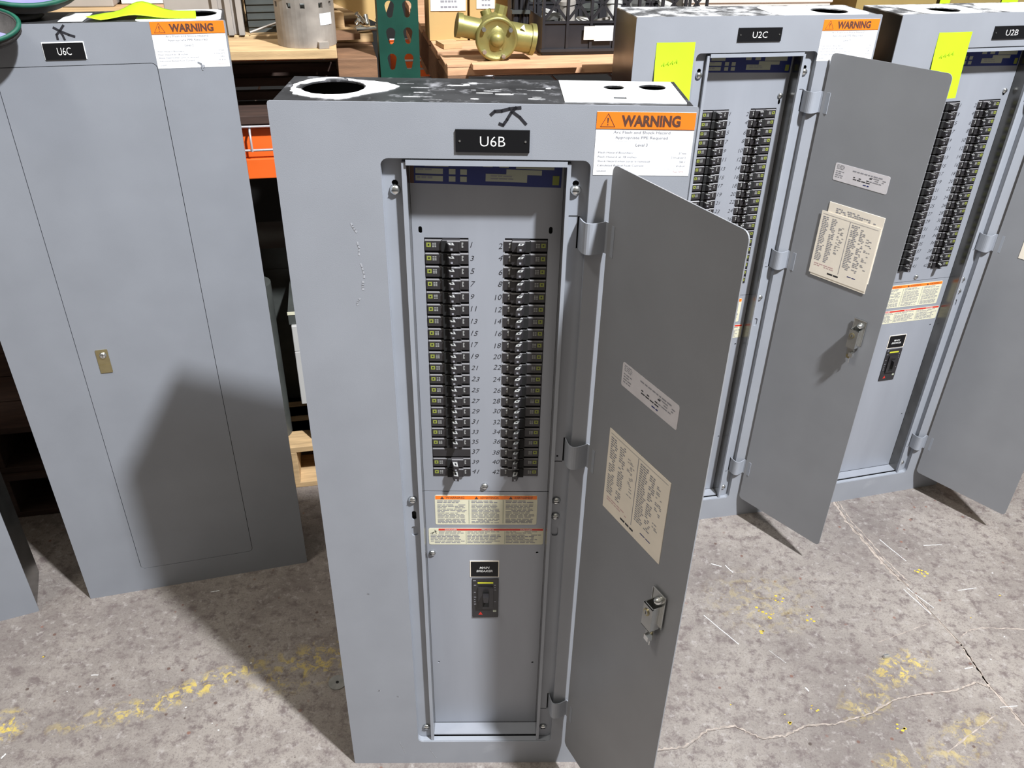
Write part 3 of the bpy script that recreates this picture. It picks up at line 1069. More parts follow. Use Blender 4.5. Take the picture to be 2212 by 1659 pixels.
def lock_plate_mesh():
    mb = MB()
    mb.prism(rrect(.1605, .1835, .6105, .6640, .0012, 2), -.0016, 0, BRASS)
    mb.prism(rrect(.1615, .1825, .6115, .6300, .0008, 2), -.0022, -.0016, BRASS)
    return mb.mesh('lock_plate')


def lock_knob_mesh():
    mb = MB()
    mb.lathe([(.0001, .0062), (.0045, .0060), (.0062, .0046), (.0070, .0016)], ZINC, Matrix.Translation((.1735, 0, .6520)) @ Matrix.Rotation(R(90), 4, 'X'), 18)
    mb.box(.1731, .1739, -.0066, -.0062, .6490, .6550, HOLE)
    return mb.mesh('lock_cylinder')


SCREWS = [(.1425, .0125, 1.1655), (.3685, .0125, 1.1675), (.1420, .0125, .664), (.3680, .0125, .663), (.3680, .0125, .631), (.1440, .0125, .098), (.3690, .0125, .097), (.2550, DF, .668), (.1670, DF, .5235)]


def open_panel(key, name_txt, loc, yaw, label, theta, plate, warn, level, seconds):
    rt = root('electrical_panelboard', (loc[0], loc[1], 0), yaw, label, 'electrical panel', 'grey panelboards standing on the concrete')
    obj('enclosure_box', enclosure_mesh(key), rt)['label'] = 'dark galvanized steel enclosure box with white paint on its top'
    obj('front_cover', cover_mesh(key), rt, bevel=.0008 if key in ('U6C', 'blank') else .0018)
    obj('support_frame', cached('frame', frame_mesh), rt)
    obj('upper_deadfront', cached('ud', lambda: deadfront_mesh(True)), rt)
    obj('lower_deadfront', cached('ld', lambda: deadfront_mesh(False)), rt)
    for (x, y, z) in SCREWS:
        if key == 'U2C' and z == .631:
            continue
        q = obj('screw', cached('screw', screw_mesh), rt, (x, y, z))
        if y < .02:
            q.scale = (1.2, 1.2, 1.2)
    if key != 'U6B':
        obj('screw', cached('screw', screw_mesh), rt, (.342, DF, 1.115 if key == 'U2C' else 1.108))
    # breakers: one of each kind, the rest are copies
    for side in (1, -1):
        bm_ = cached(('brk', side), lambda: breaker_mesh(side))
        hm_ = cached(('hdl', side), lambda: handle_mesh(side))
        ht_ = cached(('hdlT', side), lambda: handle_mesh(side, True))
        bl_ = cached(('blk', side), lambda: breaker_mesh(side, True))
        x = LBX0 + .0003 if side > 0 else RBX1 - .0003
        for i in range(21):
            z = BZ1 - PITCH * (i + .5)
            blank = key == 'U6B' and side > 0 and i == 18
            if blank:
                obj('filler_plate', bl_, rt, (x, DF, z))
                continue
            b = obj('circuit_breaker', bm_, rt, (x, DF, z))
            tall = (side > 0 and i >= 19) or i == 20
            obj('toggle_handle', ht_ if tall else hm_, b)
    obj('wiring_label', cached('blue', blue_label_mesh), rt)['label'] = 'blue wiring label with pale printed boxes'
    obj('warning_sticker', cached('tw', lambda: tri_label_mesh('w')), rt)['label'] = 'cream sticker with orange heading in three languages'
    obj('danger_sticker', cached('td', lambda: tri_label_mesh('d')), rt)['label'] = 'cream sticker with narrow red heading'
    mbk = obj('main_breaker', cached('mb', main_breaker_mesh), rt)
    obj('toggle_handle', cached('mt', main_toggle_mesh), mbk)

    def mbl():
        mb = MB()
        mb.box(.2300, .2800, DF - .0008, DF, .4670, .5050, CREAM)
        mb.box(.2315, .2785, DF - .0010, DF - .0008, .4685, .5035, PLATE)
        text(mb, 'MAIN', .2550, .4875, DF - .0013, .0048, ENGRAVE, 'C', .01, .15)
        text(mb, 'BREAKER', .2550, .4795, DF - .0013, .0048, ENGRAVE, 'C', .01, .15)
        return mb.mesh('main_breaker_plate')
    obj('main_breaker_plate', cached('mbl', mbl), rt)['label'] = 'small black plate reading MAIN BREAKER'
    for hz in (1.111, .763, .173):
        obj('hinge', cached('hinge', hinge_mesh), rt, (0, 0, hz))
    # door
    d = obj('door', cached('doorO', lambda: door_mesh(.2434, .0703, 1.2075)), rt, (.4107, -.0075, 0), R(theta + 180))
    obj('rating_label', cached('rl', lambda: spec_label_mesh(.0605, .1805, .9260, .9620, 5) if key == 'U6B' else spec_label_mesh(.0600, .1800, .9260, .9620, 5)), d, (0, 0, 0 if key == 'U6B' else .040))
    if key == 'U6B':
        obj('circuit_directory', directory_mesh(.0470, .1860, .7060, .8470, 21), d)['label'] = 'cream printed circuit directory card'
    elif key == 'U2C':
        obj('circuit_directory', directory_mesh(.0550, .1900, .7560, .8980, 22, True), d)['label'] = 'folded cream circuit directory papers'
    else:
        obj('circuit_directory', directory_mesh(.0580, .1900, .7440, .8980, 23), d)['label'] = 'cream circuit directory card'
    lt = obj('latch', cached('latch', latch_mesh), d, (0, 0, -.026 if key == 'U6B' else 0))
    lt['label'] = 'zinc latch mechanism'
    # the latch's key cylinder is one with the latch body
    if key != 'x':
        me = lt.data
    obj('nameplate', nameplate_mesh(name_txt, *plate), rt)['label'] = 'black nameplate engraved ' + name_txt
    if warn:
        obj('warning_label', warning_mesh(*warn, level), rt)['label'] = 'white arc flash label with orange WARNING band'
    if seconds:
        obj('sticky_note', note_mesh(*seconds), rt)['label'] = 'fluorescent yellow sticky note'
    return rt


# key cylinder merged into the latch mesh
_lm = latch_mesh


def latch_mesh():
    a = _lm()
    b = key_cylinder_mesh()
    bm = bmesh.new()
    bm.from_mesh(a)
    na = len(a.materials)
    idx = {}
    mats = list(a.materials)
    for i, m in enumerate(b.materials):
        if m in mats:
            idx[i] = mats.index(m)
        else:
            mats.append(m)
            a.materials.append(m)
            idx[i] = len(mats) - 1
    vm = [bm.verts.new(v.co) for v in b.vertices]
    for p in b.polygons:
        f = bm.faces.new([vm[i] for i in p.vertices])
        f.material_index = idx[p.material_index]
        f.smooth = p.use_smooth
    bm.to_mesh(a)
    bm.free()
    return a


def closed_panel(key, name_txt, loc, yaw, label, plate, warn, level):
    rt = root('electrical_panelboard', (loc[0], loc[1], 0), yaw, label, 'electrical panel', 'grey panelboards standing on the concrete')
    obj('enclosure_box', enclosure_mesh('U6C'), rt)['label'] = 'galvanized steel enclosure box with white paint on its top'
    obj('front_cover', cover_mesh(key), rt, bevel=.0008 if key in ('U6C', 'blank') else .0018)
    d = obj('door', cached('doorC', lambda: MB().prism(rrect(OX0 + .0011, OX1 - .0011, OZ0 + .0011, OZ1 - .0011, .009), 0, .0018, PAINT_C).mesh('door')), rt, (0, .0002, 0))
    lp = obj('lock', cached('lockp', lock_plate_mesh), d)
    lp['label'] = 'small brass toned lock plate with round key cylinder'
    # knob joined to the plate mesh's front: same small part
    bmk = cached('lockk', lock_knob_mesh)
    k = obj('key_cylinder', bmk, rt)
    k.name = 'lock_cylinder'
    k['label'] = 'round zinc key cylinder'
    if plate:
        obj('nameplate', nameplate_mesh(name_txt, *plate, rim=True, screws=False), rt)['label'] = 'black nameplate engraved ' + name_txt
    if warn:
        obj('warning_label', warning_mesh(*warn, level, True), rt)['label'] = 'white arc flash label with orange WARNING band, torn at the bottom'
    return rt


POSES = [(-.29366, .99672, .0301118), (.21718, 1.67920, .2120705), (.75391, 1.78652, .269767), (-.99767, 1.40942, .276316)]
open_panel('U6B', 'U6B', POSES[0], POSES[0][2], 'open grey electrical panelboard marked U6B, nearest the camera', 117.0,
           (.2195, .3085, 1.2180, 1.2450), (.3875, .5055, 1.1915, 1.2680), 'Level 3', None)
open_panel('U2C', 'U2C', POSES[1], POSES[1][2], 'open grey electrical panelboard marked U2C, behind the open door of U6B', 118.8,
           (.2070, .2975, 1.2290, 1.2540), (.3835, .5040, 1.1900, 1.2670), 'Level 3', (.0440, .1220, 1.1180, 1.2300))
open_panel('U2B', 'U2B', POSES[2], POSES[2][2], 'open grey electrical panelboard marked U2B, cut by the right edge of the photo', 116.1,
           (.2260, .3160, 1.2240, 1.2490), None, '', (.0950, .1740, 1.1100, 1.2400))
closed_panel('U6C', 'U6C', POSES[3], POSES[3][2], 'closed grey electrical panelboard marked U6C, left of the open panel U6B',
             (.2120, .2745, 1.2190, 1.2455), (.3850, .5050, 1.1990, 1.2745), 'Level 2')
_y4 = R(24)
closed_panel('blank', '', (-1.100 - .508 * math.cos(_y4), 1.368 - .508 * math.sin(_y4)), _y4,
             'closed grey panelboard of which only the lower right edge shows at far left', None, None, '')

# ================================================================= THE FLOOR
fl = MB()
fl.add([(-6, -3, 0), (6, -3, 0), (6, 7, 0), (-6, 7, 0)], [(0, 1, 2, 3)], concrete())
rnd = random.Random(77)


def strip(pts, wd, m, z, jag=.5, sub=7):
    P_ = []
    for (a, b) in zip(pts[:-1], pts[1:]):
        for k in range(sub):
            t = k / sub
            P_.append((a[0] + (b[0] - a[0]) * t, a[1] + (b[1] - a[1]) * t))
    P_.append(pts[-1])
    L_ = []
    R_ = []
    for i, p in enumerate(P_):
        q = P_[min(i + 1, len(P_) - 1)]
        o = P_[max(i - 1, 0)]
        dx, dy = q[0] - o[0], q[1] - o[1]
        l = math.hypot(dx, dy)
        j = rnd.uniform(-.3, .3) * wd * jag
        a = wd * (1 - jag * rnd.random()) / 2
        b = wd * (1 - jag * rnd.random()) / 2
        L_.append((p[0] - dy / l * (a + j), p[1] + dx / l * (a + j), z))
        R_.append((p[0] + dy / l * (b - j), p[1] - dx / l * (b - j), z))
    n = len(P_)
    fl.add(L_ + R_, [(n + i, n + i + 1, i + 1, i) for i in range(n - 1)], m)


J = [(0.91, 1.90), (0.928, 1.74), (0.968, 1.59), (0.998, 1.51), (1.02, 1.43), (1.052, 1.33), (1.062, 1.22), (1.09, 1.12), (1.12, 1.0)]
strip(J[:4], .014, CRACKL, .0004, .75, 16)
strip([(p[0] + .012, p[1] + .01) for p in J[:4]], .006, CRACKL, .00045, 1.0, 12)
strip(J[3:7], .006, CRACKL, .0004, .9, 14)
strip(J[5:], .010, CRACKL, .0004, .8, 14)
strip([(p[0] + .002, p[1]) for p in J], .0018, CRACKD, .0006, .9, 12)
C2 = [(0.26, 1.01), (0.31, 1.04), (0.37, 1.05), (0.42, 1.088), (0.48, 1.10), (0.53, 1.072), (0.58, 1.08), (0.63, 1.105), (0.69, 1.11), (0.78, 1.14), (0.84, 1.175), (0.90, 1.19), (0.98, 1.20), (1.04, 1.225), (1.062, 1.21)]
strip(C2, .0065, CRACKL, .0004, 1.0, 12)
strip([(p[0], p[1] - .003) for p in C2], .0014, CRACKD, .0006, 1.0, 12)
strip([(1.06, 1.35), (1.09, 1.372), (1.12, 1.38), (1.22, 1.38), (1.4, 1.41)], .005, CRACKL, .0004, 1, 8)
strip([(0.86, 1.33), (0.93, 1.36), (1.0, 1.39)], .0022, CRACKL, .0004, .8)
strip([(0.90, 1.05), (0.98, 1.10), (1.04, 1.14)], .005, CRACKL, .0004, 1)
for (a, b, wd) in (((.47, 1.40), (.535, 1.315), .0022), ((.985, 1.50), (1.02, 1.42), .0028), ((.995, 1.505), (1.035, 1.44), .0026), ((1.12, 1.50), (1.17, 1.51), .0025), ((.99, 1.68), (1.03, 1.60), .0025),
                   ((.60, 1.30), (.63, 1.265), .001), ((.52, 1.575), (.545, 1.565), .0035), ((.555, 1.57), (.57, 1.545), .003), ((1.10, 1.66), (1.15, 1.665), .0025), ((.655, 1.20), (.66, 1.19), .004),
                   ((-.90, 1.19), (-.885, 1.192), .003), ((-.99, .99), (-.985, 1.0), .004), ((1.03, 1.26), (1.05, 1.265), .003), ((1.06, 1.16), (1.1, 1.165), .002), ((-.72, 1.44), (-.70, 1.445), .003)):
    strip([a, b], wd, SCRATCH, .0005, .6, 6)
for k in range(60):
    x, y = rnd.uniform(-1.1, 1.3), rnd.uniform(.98, 1.6)
    r = rnd.uniform(.0008, .0022)
    m = rnd.choice([SCRATCH, SCRATCH, CRACKL, YEL, CRACKD])
    fl.add([(x + r * math.cos(t) * rnd.uniform(.6, 1.8), y + r * math.sin(t), .0005) for t in (0, 1.2, 2.5, 3.7, 5)], [(0, 1, 2, 3, 4)], m)
for (x, y) in ((.61, 1.42), (.665, 1.46), (.60, 1.36), (.72, 1.40), (1.05, 1.57), (1.06, 1.555), (.63, 1.40), (.60, 1.12), (.655, 1.145), (.83, 1.105)):
    for q in range(5):
        xx, yy = x + rnd.uniform(-.012, .012), y + rnd.uniform(-.012, .012)
        r = rnd.uniform(.001, .0035)
        fl.add([(xx + r * math.cos(t) * 1.3, yy + r * math.sin(t), .0005) for t in (0, 1.2, 2.5, 3.7, 5)], [(0, 1, 2, 3, 4)], YEL)
floor = fl.build('floor')
floor['kind'] = 'structure'

cap = MB()
cap.cyl((0, 0, 0), (0, 0, .0025), .019, mat('grey_washer', (.22, .22, .21), .5, noise=.2, nscale=60), 24)
cap.cyl((0, 0, .0025), (0, 0, .0030), .0035, HOLE, 10)
tag(cap.build('floor_washer', None, (-.364, 1.185, 0)), 'round grey washer lying on the concrete left of panel U6B', 'washer')
nut = MB()
nut.cyl((-.006, 0, .0045), (.006, .003, .0045), .0045, ZINC, 8, smooth=False)
tag(nut.build('small_nut', None, (.862, 1.285, 0)), 'small shiny metal nut lying on the floor at lower right', 'nut')

# ================================================================= THE RACK AND ITS LOAD
TH = R(12)
O = Vector((-.25, 1.83, 0))


def RK(s, t, z):
    return (O.x + s * math.cos(TH) - t * math.sin(TH), O.y + s * math.sin(TH) + t * math.cos(TH), z)


wall = MB().box(-4.5, 5, 1.5, 1.6, 0, 3.2, WALLM).build('wall_back', None, RK(0, 0, 0), TH)
wall['kind'] = 'structure'

rk = root('pallet_rack', RK(0, 0, 0), TH, 'pallet rack with green teardrop upright and orange beams behind the panels', 'rack')


def teardrop(cx, cz):
    pts = []
    for k in range(9):
        a = R(-20 + 220 * k / 8)
        pts.append((cx + .0095 * math.cos(a), cz + .006 + .0095 * math.sin(a)))
    for k in range(7):
        a = R(180 + 180 * k / 6)
        pts.append((cx + .0058 * math.cos(a), cz - .011 + .0058 * math.sin(a)))
    return pts


up = MB()
hs = []
for k in range(-4, 9):
    zc = 1.158 + .0505 * k
    hs += [teardrop(-.0145, zc), teardrop(.0205, zc)]
up.plate(rect(-.0395, .0430, 0, 2.4), hs, 0, .0022, RACKG)
up.box(-.0395, -.0373, .0022, .070, 0, 2.4, RACKG)
up.box(.0408, .0430, .0022, .070, 0, 2.4, RACKG)
up.box(-.07, .07, -.03, .10, 0, .006, RACKG)
up.build('upright', rk)
for (a, b) in ((-2.5, -.041), (.045, 2.6)):
    bmm = MB()
    bmm.box(a, b, .012, .060, .965, 1.028, RACKO)
    bmm.box(a, b, 0, .060, .922, .9655, RACKO)
    bmm.build('beam', rk, bevel=.002)
    bmr = MB()
    bmr.box(a, b, .95, 1.0, .922, 1.028, RACKO)
    bmr.build('beam', rk)
    wd = MB()
    for t in [-.004] + [.09 + .11 * i for i in range(9)]:
        wd.cyl((a, t, 1.035), (b, t, 1.035), .0028, WIRE, 6)
    wd.cyl((a, -.006, .986), (b, -.006, .986), .0028, WIRE, 6)
    n = int((b - a) / .16)
    for i in range(n):
        s = a + .07 + i * .16 if a > -1 else b - .279 - .16 * (i - 1)
        wd.tube([(s, 1.0, 1.031), (s, .0, 1.031), (s, -.009, 1.026), (s, -.0095, .984)], .0026, WIRE, 6)
    wd.build('wire_deck', rk)


def pallet(name, s0, s1, t0, t1, z0, z1, label, mtop, mstr, tops=6, front_mat=None, cut=0.0, mbot=None, slats=0):
    p = root(name, RK(s0, t0, z0), TH, label, 'pallet')
    L_, T_, hgt = s1 - s0, t1 - t0, z1 - z0
    bt = .018
    rr = random.Random(int(abs(s0) * 1000))
    # stringers run along t
    for (a, b) in ((0, .045), (L_ / 2 - .02, L_ / 2 + .02), (L_ - (cut if cut else .056), L_)):
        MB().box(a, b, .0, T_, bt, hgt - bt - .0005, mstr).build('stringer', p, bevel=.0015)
    bw = .13
    for k in range(tops):
        t = (T_ - bw) * k / (tops - 1)
        e = cut if k == 0 else 0
        MB().box(0, L_ - e + (rr.uniform(-.004, .004) if not e else 0), t, t + bw, hgt - bt, hgt, front_mat if (front_mat and k == 0) else mtop).build('deck_board', p, bevel=.0015)
    for k in range(3):
        t = (T_ - bw) * k / 2
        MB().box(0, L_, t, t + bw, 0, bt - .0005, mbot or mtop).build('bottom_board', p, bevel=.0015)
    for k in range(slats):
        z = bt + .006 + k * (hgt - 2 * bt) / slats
        MB().box(.05, L_ - .084, .110 + .004 * k, .130 + .004 * k, z, z + (hgt - 2 * bt) / slats - .010, SHADEWOOD).build('side_board', p)  # shade beneath the deck is in the board colour
    return p


pallet('wooden_pallet', -1.28, -.046, -.006, 1.0, 1.040, 1.185, 'pale wooden pallet on the rack left of the green upright', WOOD, WOODD, front_mat=WOOD, cut=.080, mbot=SHADEWOOD, slats=4)
pallet('wooden_pallet', .100, 1.42, -.005, 1.0, 1.040, 1.145, 'wooden pallet on the rack right of the green upright under the brass valve', WOODO, WOODD)
pallet('wooden_pallet', -.62, -.08, .085, .60, 0, .140, 'pale wooden pallet on the floor glimpsed between panels U6C and U6B', WOOD, WOOD)
pallet('wooden_pallet', -1.50, -.66, .085, .90, 0, .140, 'pallet coloured dark for shade on the floor in the gap left of panel U6C, lower of two', SHADEWOOD, SHADEWOOD)  # shade of the gap is put into the wood colour of both pallets
pallet('wooden_pallet', -1.50, -.66, .095, .90, .1405, .280, 'pallet coloured dark for shade in the gap left of panel U6C, upper of two', SHADEWOOD, SHADEWOOD)

plank = MB()
plank.box(0, .235, 0, .03, 0, .009, WOODO)
plank.prism([(-.05, 0), (.232, .0), (.238, .008), (-.05, .004)], .03, .055, WOODO)
tag(plank.build('split_plank', None, RK(.150, -.036, 1.1455), TH), 'splintered pinkish plank end on the pallet below the brass valve', 'plank')
pb = MB()
pb.box(0, .045, 0, .06, 0, .010, WOOD)
tag(pb.build('wood_chip', None, RK(.118, .19, 1.1455), TH + .2), 'small pale board offcut beside the green upright under the carton', 'wood offcut')
blk = MB()
blk.box(0, .05, 0, .06, 0, .032, WOOD)
tag(blk.build('wood_block', None, RK(-.150, .235, 1.1855), TH + .3), 'pale wood block on the left pallet below the tilted carton', 'wood block')
blk = MB()
blk.box(0, .055, 0, .05, 0, .012, WOODD)
tag(blk.build('wood_block', None, RK(-.128, .09, 1.1855), TH + .15), 'flat brown wood offcut on the left pallet just left of the green upright', 'wood block')


def carton(loc, rz, w_, d_, h_, m, label, lab=None, rot=None):
    c = root('cardboard_box', loc, rz, label, 'box')
    if rot:
        c.rotation_euler = (rot[0], rot[1], rz)
    b = MB()
    b.box(0, w_, 0, d_, 0, h_, m)
    b.box(0, w_, -.0008, 0, h_ * .0, h_ * .012, m)
    b.build('carton', c, bevel=.002)
    if lab:
        l_ = MB()
        x0, x1, z0, z1 = lab
        l_.box(x0, x1, -.0016, -.0009, z0, z1, CREAM)
        l_.box(x0 + (x1 - x0) * .25, x0 + (x1 - x0) * .82, -.0020, -.0016, z0, z1 * .99, WHITE)
        greek(l_, x0 + (x1 - x0) * .28, x0 + (x1 - x0) * .78, z0 + .003, z1 - .003, -.0023, 4, FAINT, random.Random(int(w_ * 1e4)), .8, .4)
        l_.build('paper_label', c)
    return c


carton(RK(.098, .30, 1.1455), TH, .092, .10, .16, CARD, 'tan cardboard box with white label right of the green upright', (.004, .088, .066, .120))
carton(RK(.196, .30, 1.1455), TH, .092, .10, .16, CARD, 'tan cardboard box with white label behind the brass valve', (.016, .060, .070, .120))
carton(RK(-.135, .27, 1.2400), TH, .13, .12, .14, CARD, 'tan cardboard box leaning at an angle left of the green upright', (.012, .036, .050, .120), rot=(0, R(24)))
carton(RK(1.225, .32, 1.1455), TH, .235, .2, .16, CARDO, 'olive brown carton behind the top of panel U2B', None)
carton(RK(1.50, .32, 1.1455), TH, .3, .2, .16, CARDO, 'olive brown carton at the far right top edge of the photo', None)
tg = MB()
tg.box(0, .03, 0, .0008, 0, .12, NEON)
tag(tg.build('yellow_tag', None, RK(1.467, .315, 1.1455), TH), 'narrow yellow tag standing between the two olive cartons', 'tag')
tg = MB()
tg.box(0, .05, 0, .0008, 0, .12, NEON)
tag(tg.build('yellow_tag', None, RK(1.655, .315, 1.1455), TH), 'yellow tag on the carton at the far right edge', 'tag')
gb = MB()
gb.box(0, .405, 0, .2, 0, .15, GREYBOX)
gb.box(-.004, .409, -.004, .0, .075, .15, GREYBOX)
tag(gb.build('grey_enclosure', None, RK(.745, .32, 1.1455), TH, bevel=.003), 'light grey metal box behind the top of panel U2C', 'metal box')

# motor stator housing
ms = root('motor_housing', RK(-.184, .066, 1.1855), TH + .2, 'round stained grey motor housing standing on the left pallet', 'motor housing')
sh = MB()
n = 40
r0, r1, hh = .060, .054, .098
for k in range(n):
    a0, a1 = 2 * PI * k / n, 2 * PI * (k + 1) / n
    slot = k % 7 in (0,) or k % 7 == 4
    for (za, zb) in ((0, .074), (.074, .084), (.084, hh)):
        if slot and za == .074:
            continue
        P4 = lambda r, a, z: (r * math.cos(a), r * math.sin(a), z)
        vs = [P4(r1, a0, za), P4(r1, a1, za), P4(r0, a1, za), P4(r0, a0, za), P4(r1, a0, zb), P4(r1, a1, zb), P4(r0, a1, zb), P4(r0, a0, zb)]
        sh.add(vs, [(0, 1, 2, 3), (7, 6, 5, 4), (3, 2, 6, 7), (1, 0, 4, 5), (0, 3, 7, 4), (2, 1, 5, 6)], CAST)
sh.build('housing', ms)
MB().lathe([(.030, .0), (.053, .0), (.053, .070), (.034, .078), (.030, .070), (.030, 0)], DARKBOX, None, 30).build('stator_core', ms)
rg = MB()
rg.lathe([(.0605, .094), (.0625, .095), (.0625, .099), (.054, .099), (.054, .094)], WIRE, None, 36)
rg.build('rim', ms)
ft = MB()
ft.box(.010, .030, -.072, -.056, 0, .012, CAST)
ft.build('foot', ms)
lb = MB()
vs = []
for k in range(6):
    a = R(-72 + 30 * k / 5)
    vs += [(.0608 * math.cos(a), .0608 * math.sin(a), .042), (.0608 * math.cos(a), .0608 * math.sin(a), .064)]
lb.add(vs, [(2 * k, 2 * k + 2, 2 * k + 3, 2 * k + 1) for k in range(5)], WHITE, smooth=True)
lb.build('paper_label', ms)['label'] = 'small white paper label'

# grey sheet metal case and ribbed box on the left pallet
gc = root('sheet_metal_case', RK(-.475, .165, 1.1855), TH, 'taupe sheet metal case with flanges behind the top corner of panel U6C', 'metal case')
b = MB()
b.box(0, .145, .012, .22, .0, .16, TAUPE)
b.build('body', gc, bevel=.002)
for x in (.098, .124, .146):
    MB().box(x, x + .012, 0, .016, 0, .16, TAUPE).build('flange', gc, bevel=.001)
rb = root('ribbed_metal_box', RK(-.310, .20, 1.1855), TH + .1, 'dark ribbed metal box between the sheet metal case and motor housing', 'metal box')
b = MB()
b.box(0, .10, 0, .16, 0, .15, DARKBOX)
for k in range(9):
    b.box(0, .10, -.003, 0, .012 + k * .015, .016 + k * .015, DARKBOX)
b.build('body', rb)
b = MB()
b.tube([(.0, -.035, .006), (.05, -.015, .018), (.10, -.006, .030)], .0025, CAST)
b.build('rod', rb)
jk = MB()
rnd = random.Random(8)
for k in range(7):
    a = (rnd.uniform(0, .05), rnd.uniform(0, .04), .006 + rnd.uniform(0, .03))
    b2 = (a[0] + rnd.uniform(-.02, .02), a[1] + rnd.uniform(-.02, .02), max(.005, a[2] + rnd.uniform(-.02, .02)))
    jk.cyl(a, b2, .005, ZINC, 8)
jk.cyl((0, 0, .006), (.05, .02, .006), .006, ZINC, 10)
tag(jk.build('metal_fitting', None, RK(-.080, .175, 1.1855), TH), 'shiny crumpled metal fitting beside the green upright under the leaning carton', 'fitting')
bx = MB()
bx.box(0, .17, 0, .15, 0, .15, TAUPE)
tag(bx.build('taupe_box', None, RK(-.835, .60, 1.1855), TH, bevel=.003), 'pale taupe box far behind panel U6C at top left', 'box')
bx = MB()
bx.box(0, .16, 0, .15, 0, .13, REDBOX)
bx.box(-.002, .162, -.003, 0, .0, .010, CREAM)
tag(bx.build('red_carton', None, RK(-.655, .66, 1.1855), TH), 'red carton behind the fluorescent yellow sheet on panel U6C', 'box')

# brass valve
vv = root('pipe_valve', RK(.214, .07, 1.1455), TH, 'brass green cast pipe valve lying on the right pallet', 'valve')
b = MB()
ax = Vector((.160, 0, -.028)).normalized()
b.cyl((-.078, .0, .070), (-.020, .0, .058), .0225, GOLD, 24)
b.cyl((-.083, .0, .071), (-.072, .0, .069), .0255, GOLD, 24)
b.cyl((.020, .0, .050), (.082, .0, .039), .0295, GOLD, 24)
b.cyl((.078, .0, .040), (.088, .0, .0385), .0330, GOLD, 24)
b.lathe([(.0001, -.045), (.022, -.040), (.037, -.026), (.042, 0), (.037, .026), (.022, .040), (.0001, .045)], GOLD, Matrix.Translation((0, .004, .050)), 24)
b.cyl((.012, .01, .085), (.018, .012, .108), .014, GOLD, 8, smooth=False)
b.cyl((-.012, .012, .080), (-.018, .016, .098), .012, GOLD, 10)
b.lathe([(.0001, 0), (.020, 0), (.016, .012), (.012, .016)], GOLD, Matrix.Translation((0, .0, 0)), 16)
b.build('body', vv)
dm = Matrix.Translation((0, -.030, .046)) @ Matrix.Rotation(R(90 + 4), 4, 'X') @ Matrix.Rotation(R(0), 4, 'Z')
b = MB()
b.lathe([(.0001, -.012), (.044, -.012), (.046, -.008), (.046, .0), (.043, .003), (.0395, .003), (.038, .001), (.020, .002), (.0165, .003), (.0155, .007), (.011, .013), (.005, .0155), (.0001, .016)], GOLD, dm, 36)
b.build('bonnet_flange', vv)
for (u, v) in ((-.030, .022), (.028, .020), (-.028, -.024), (.014, -.034)):
    p = dm @ Vector((u, v, .003))
    q = dm @ Vector((u, v, .011))
    MB().cyl(p, q, .0048, ZINC2, 6, smooth=False).build('bolt', vv)
p = MB()
p.add([(.052, -.028, .068), (.064, -.026, .060), (.060, -.026, .074)], [(0, 1, 2)], WHITE)
p.build('paper_tag', vv)['label'] = 'white scrap of label'

# crate
cr = root('plastic_crate', RK(.330, .10, 1.1455), TH, 'black plastic crate with white labels behind panel U2C', 'crate')
b = MB()
Wc, Dc, Hc = .385, .30, .15
b.box(0, Wc, 0, Dc, 0, .006, CRATE)
b.box(-.006, Wc + .006, -.008, .002, .008, .0135, CRATE)
for (y0, y1) in ((0, .004), (Dc - .004, Dc)):
    b.box(0, Wc, y0, y1, .006, .066, CRATE)
    b.box(0, Wc, y0 - .003, y1, .066, .071, CRATE)
    b.box(0, Wc, y0, y1, Hc - .012, Hc, CRATE)
    x = 0
    while x < Wc - .02:
        for (a, c) in (((x, .071), (x + .055, Hc - .012)), ((x + .055, .071), (x, Hc - .012))):
            dx, dz = c[0] - a[0], c[1] - a[1]
            l = math.hypot(dx, dz)
            nx, nz = -dz / l * .0028, dx / l * .0028
            b.prism([(a[0] - nx, a[1] - nz), (c[0] - nx, c[1] - nz), (c[0] + nx, c[1] + nz), (a[0] + nx, a[1] + nz)], y0, y1, CRATE)
        b.box(x - .003, x + .003, y0 - .004, y1, .006, Hc - .012, CRATE)
        x += .055
for x0 in (0, Wc - .004):
    b.box(x0, x0 + .004, 0, Dc, .006, .075, CRATE)
    b.box(x0, x0 + .004, 0, Dc, Hc - .012, Hc, CRATE)
    for y in (0.0, .1, .2, Dc - .01):
        b.box(x0, x0 + .004, y, y + .01, .07, Hc - .01, CRATE)
b.build('crate_body', cr)
lb = MB()
lb.box(.092, .117, -.0088, -.0082, .033, .0610, CREAM)
lb.build('paper_label', cr)['label'] = 'small cream label'
lb = MB()
lb.box(.1165, .160, -.0096, -.0090, .030, .0620, WHITE)
lb.build('paper_label', cr)['label'] = 'white label'
rnd = random.Random(31)
for k in range(12):
    f = MB()
    x, y = .045 + .058 * (k % 6), .055 + .12 * (k // 6)
    a = Vector((0, 0, .022))
    e = Vector((rnd.uniform(-.012, .012), rnd.uniform(-.010, .012), rnd.uniform(.030, .055)))
    m_ = [ZINC2, GREYBOX, TAUPE, DARKBOX, GREYBOX][k % 5]
    f.cyl(a, a + e, .018, m_, 12)
    f.cyl(a + e, a + e * 1.15, .021, m_, 12)
    f.box(-.016, .016, -.016, .016, 0, .020, m_)
    o = f.build('pipe_fitting', None, RK(.330 + x, .10 + y, 1.1518), TH)
    tag(o, 'grey metal pipe fitting piled inside the black plastic crate', 'fitting', 'pipe fittings in the black crate')
cc = MB()
rnd = random.Random(6)
for k in range(9):
    x, y = .004 + .0075 * (k % 5), .006 + .016 * (k // 5)
    cc.tube([(x, y, .0005), (x + rnd.uniform(-.003, .003), y + .004, .06), (x + rnd.uniform(-.004, .004), y, .12), (x + rnd.uniform(-.008, .008), y + .01, .185)], .0048, CRATE)
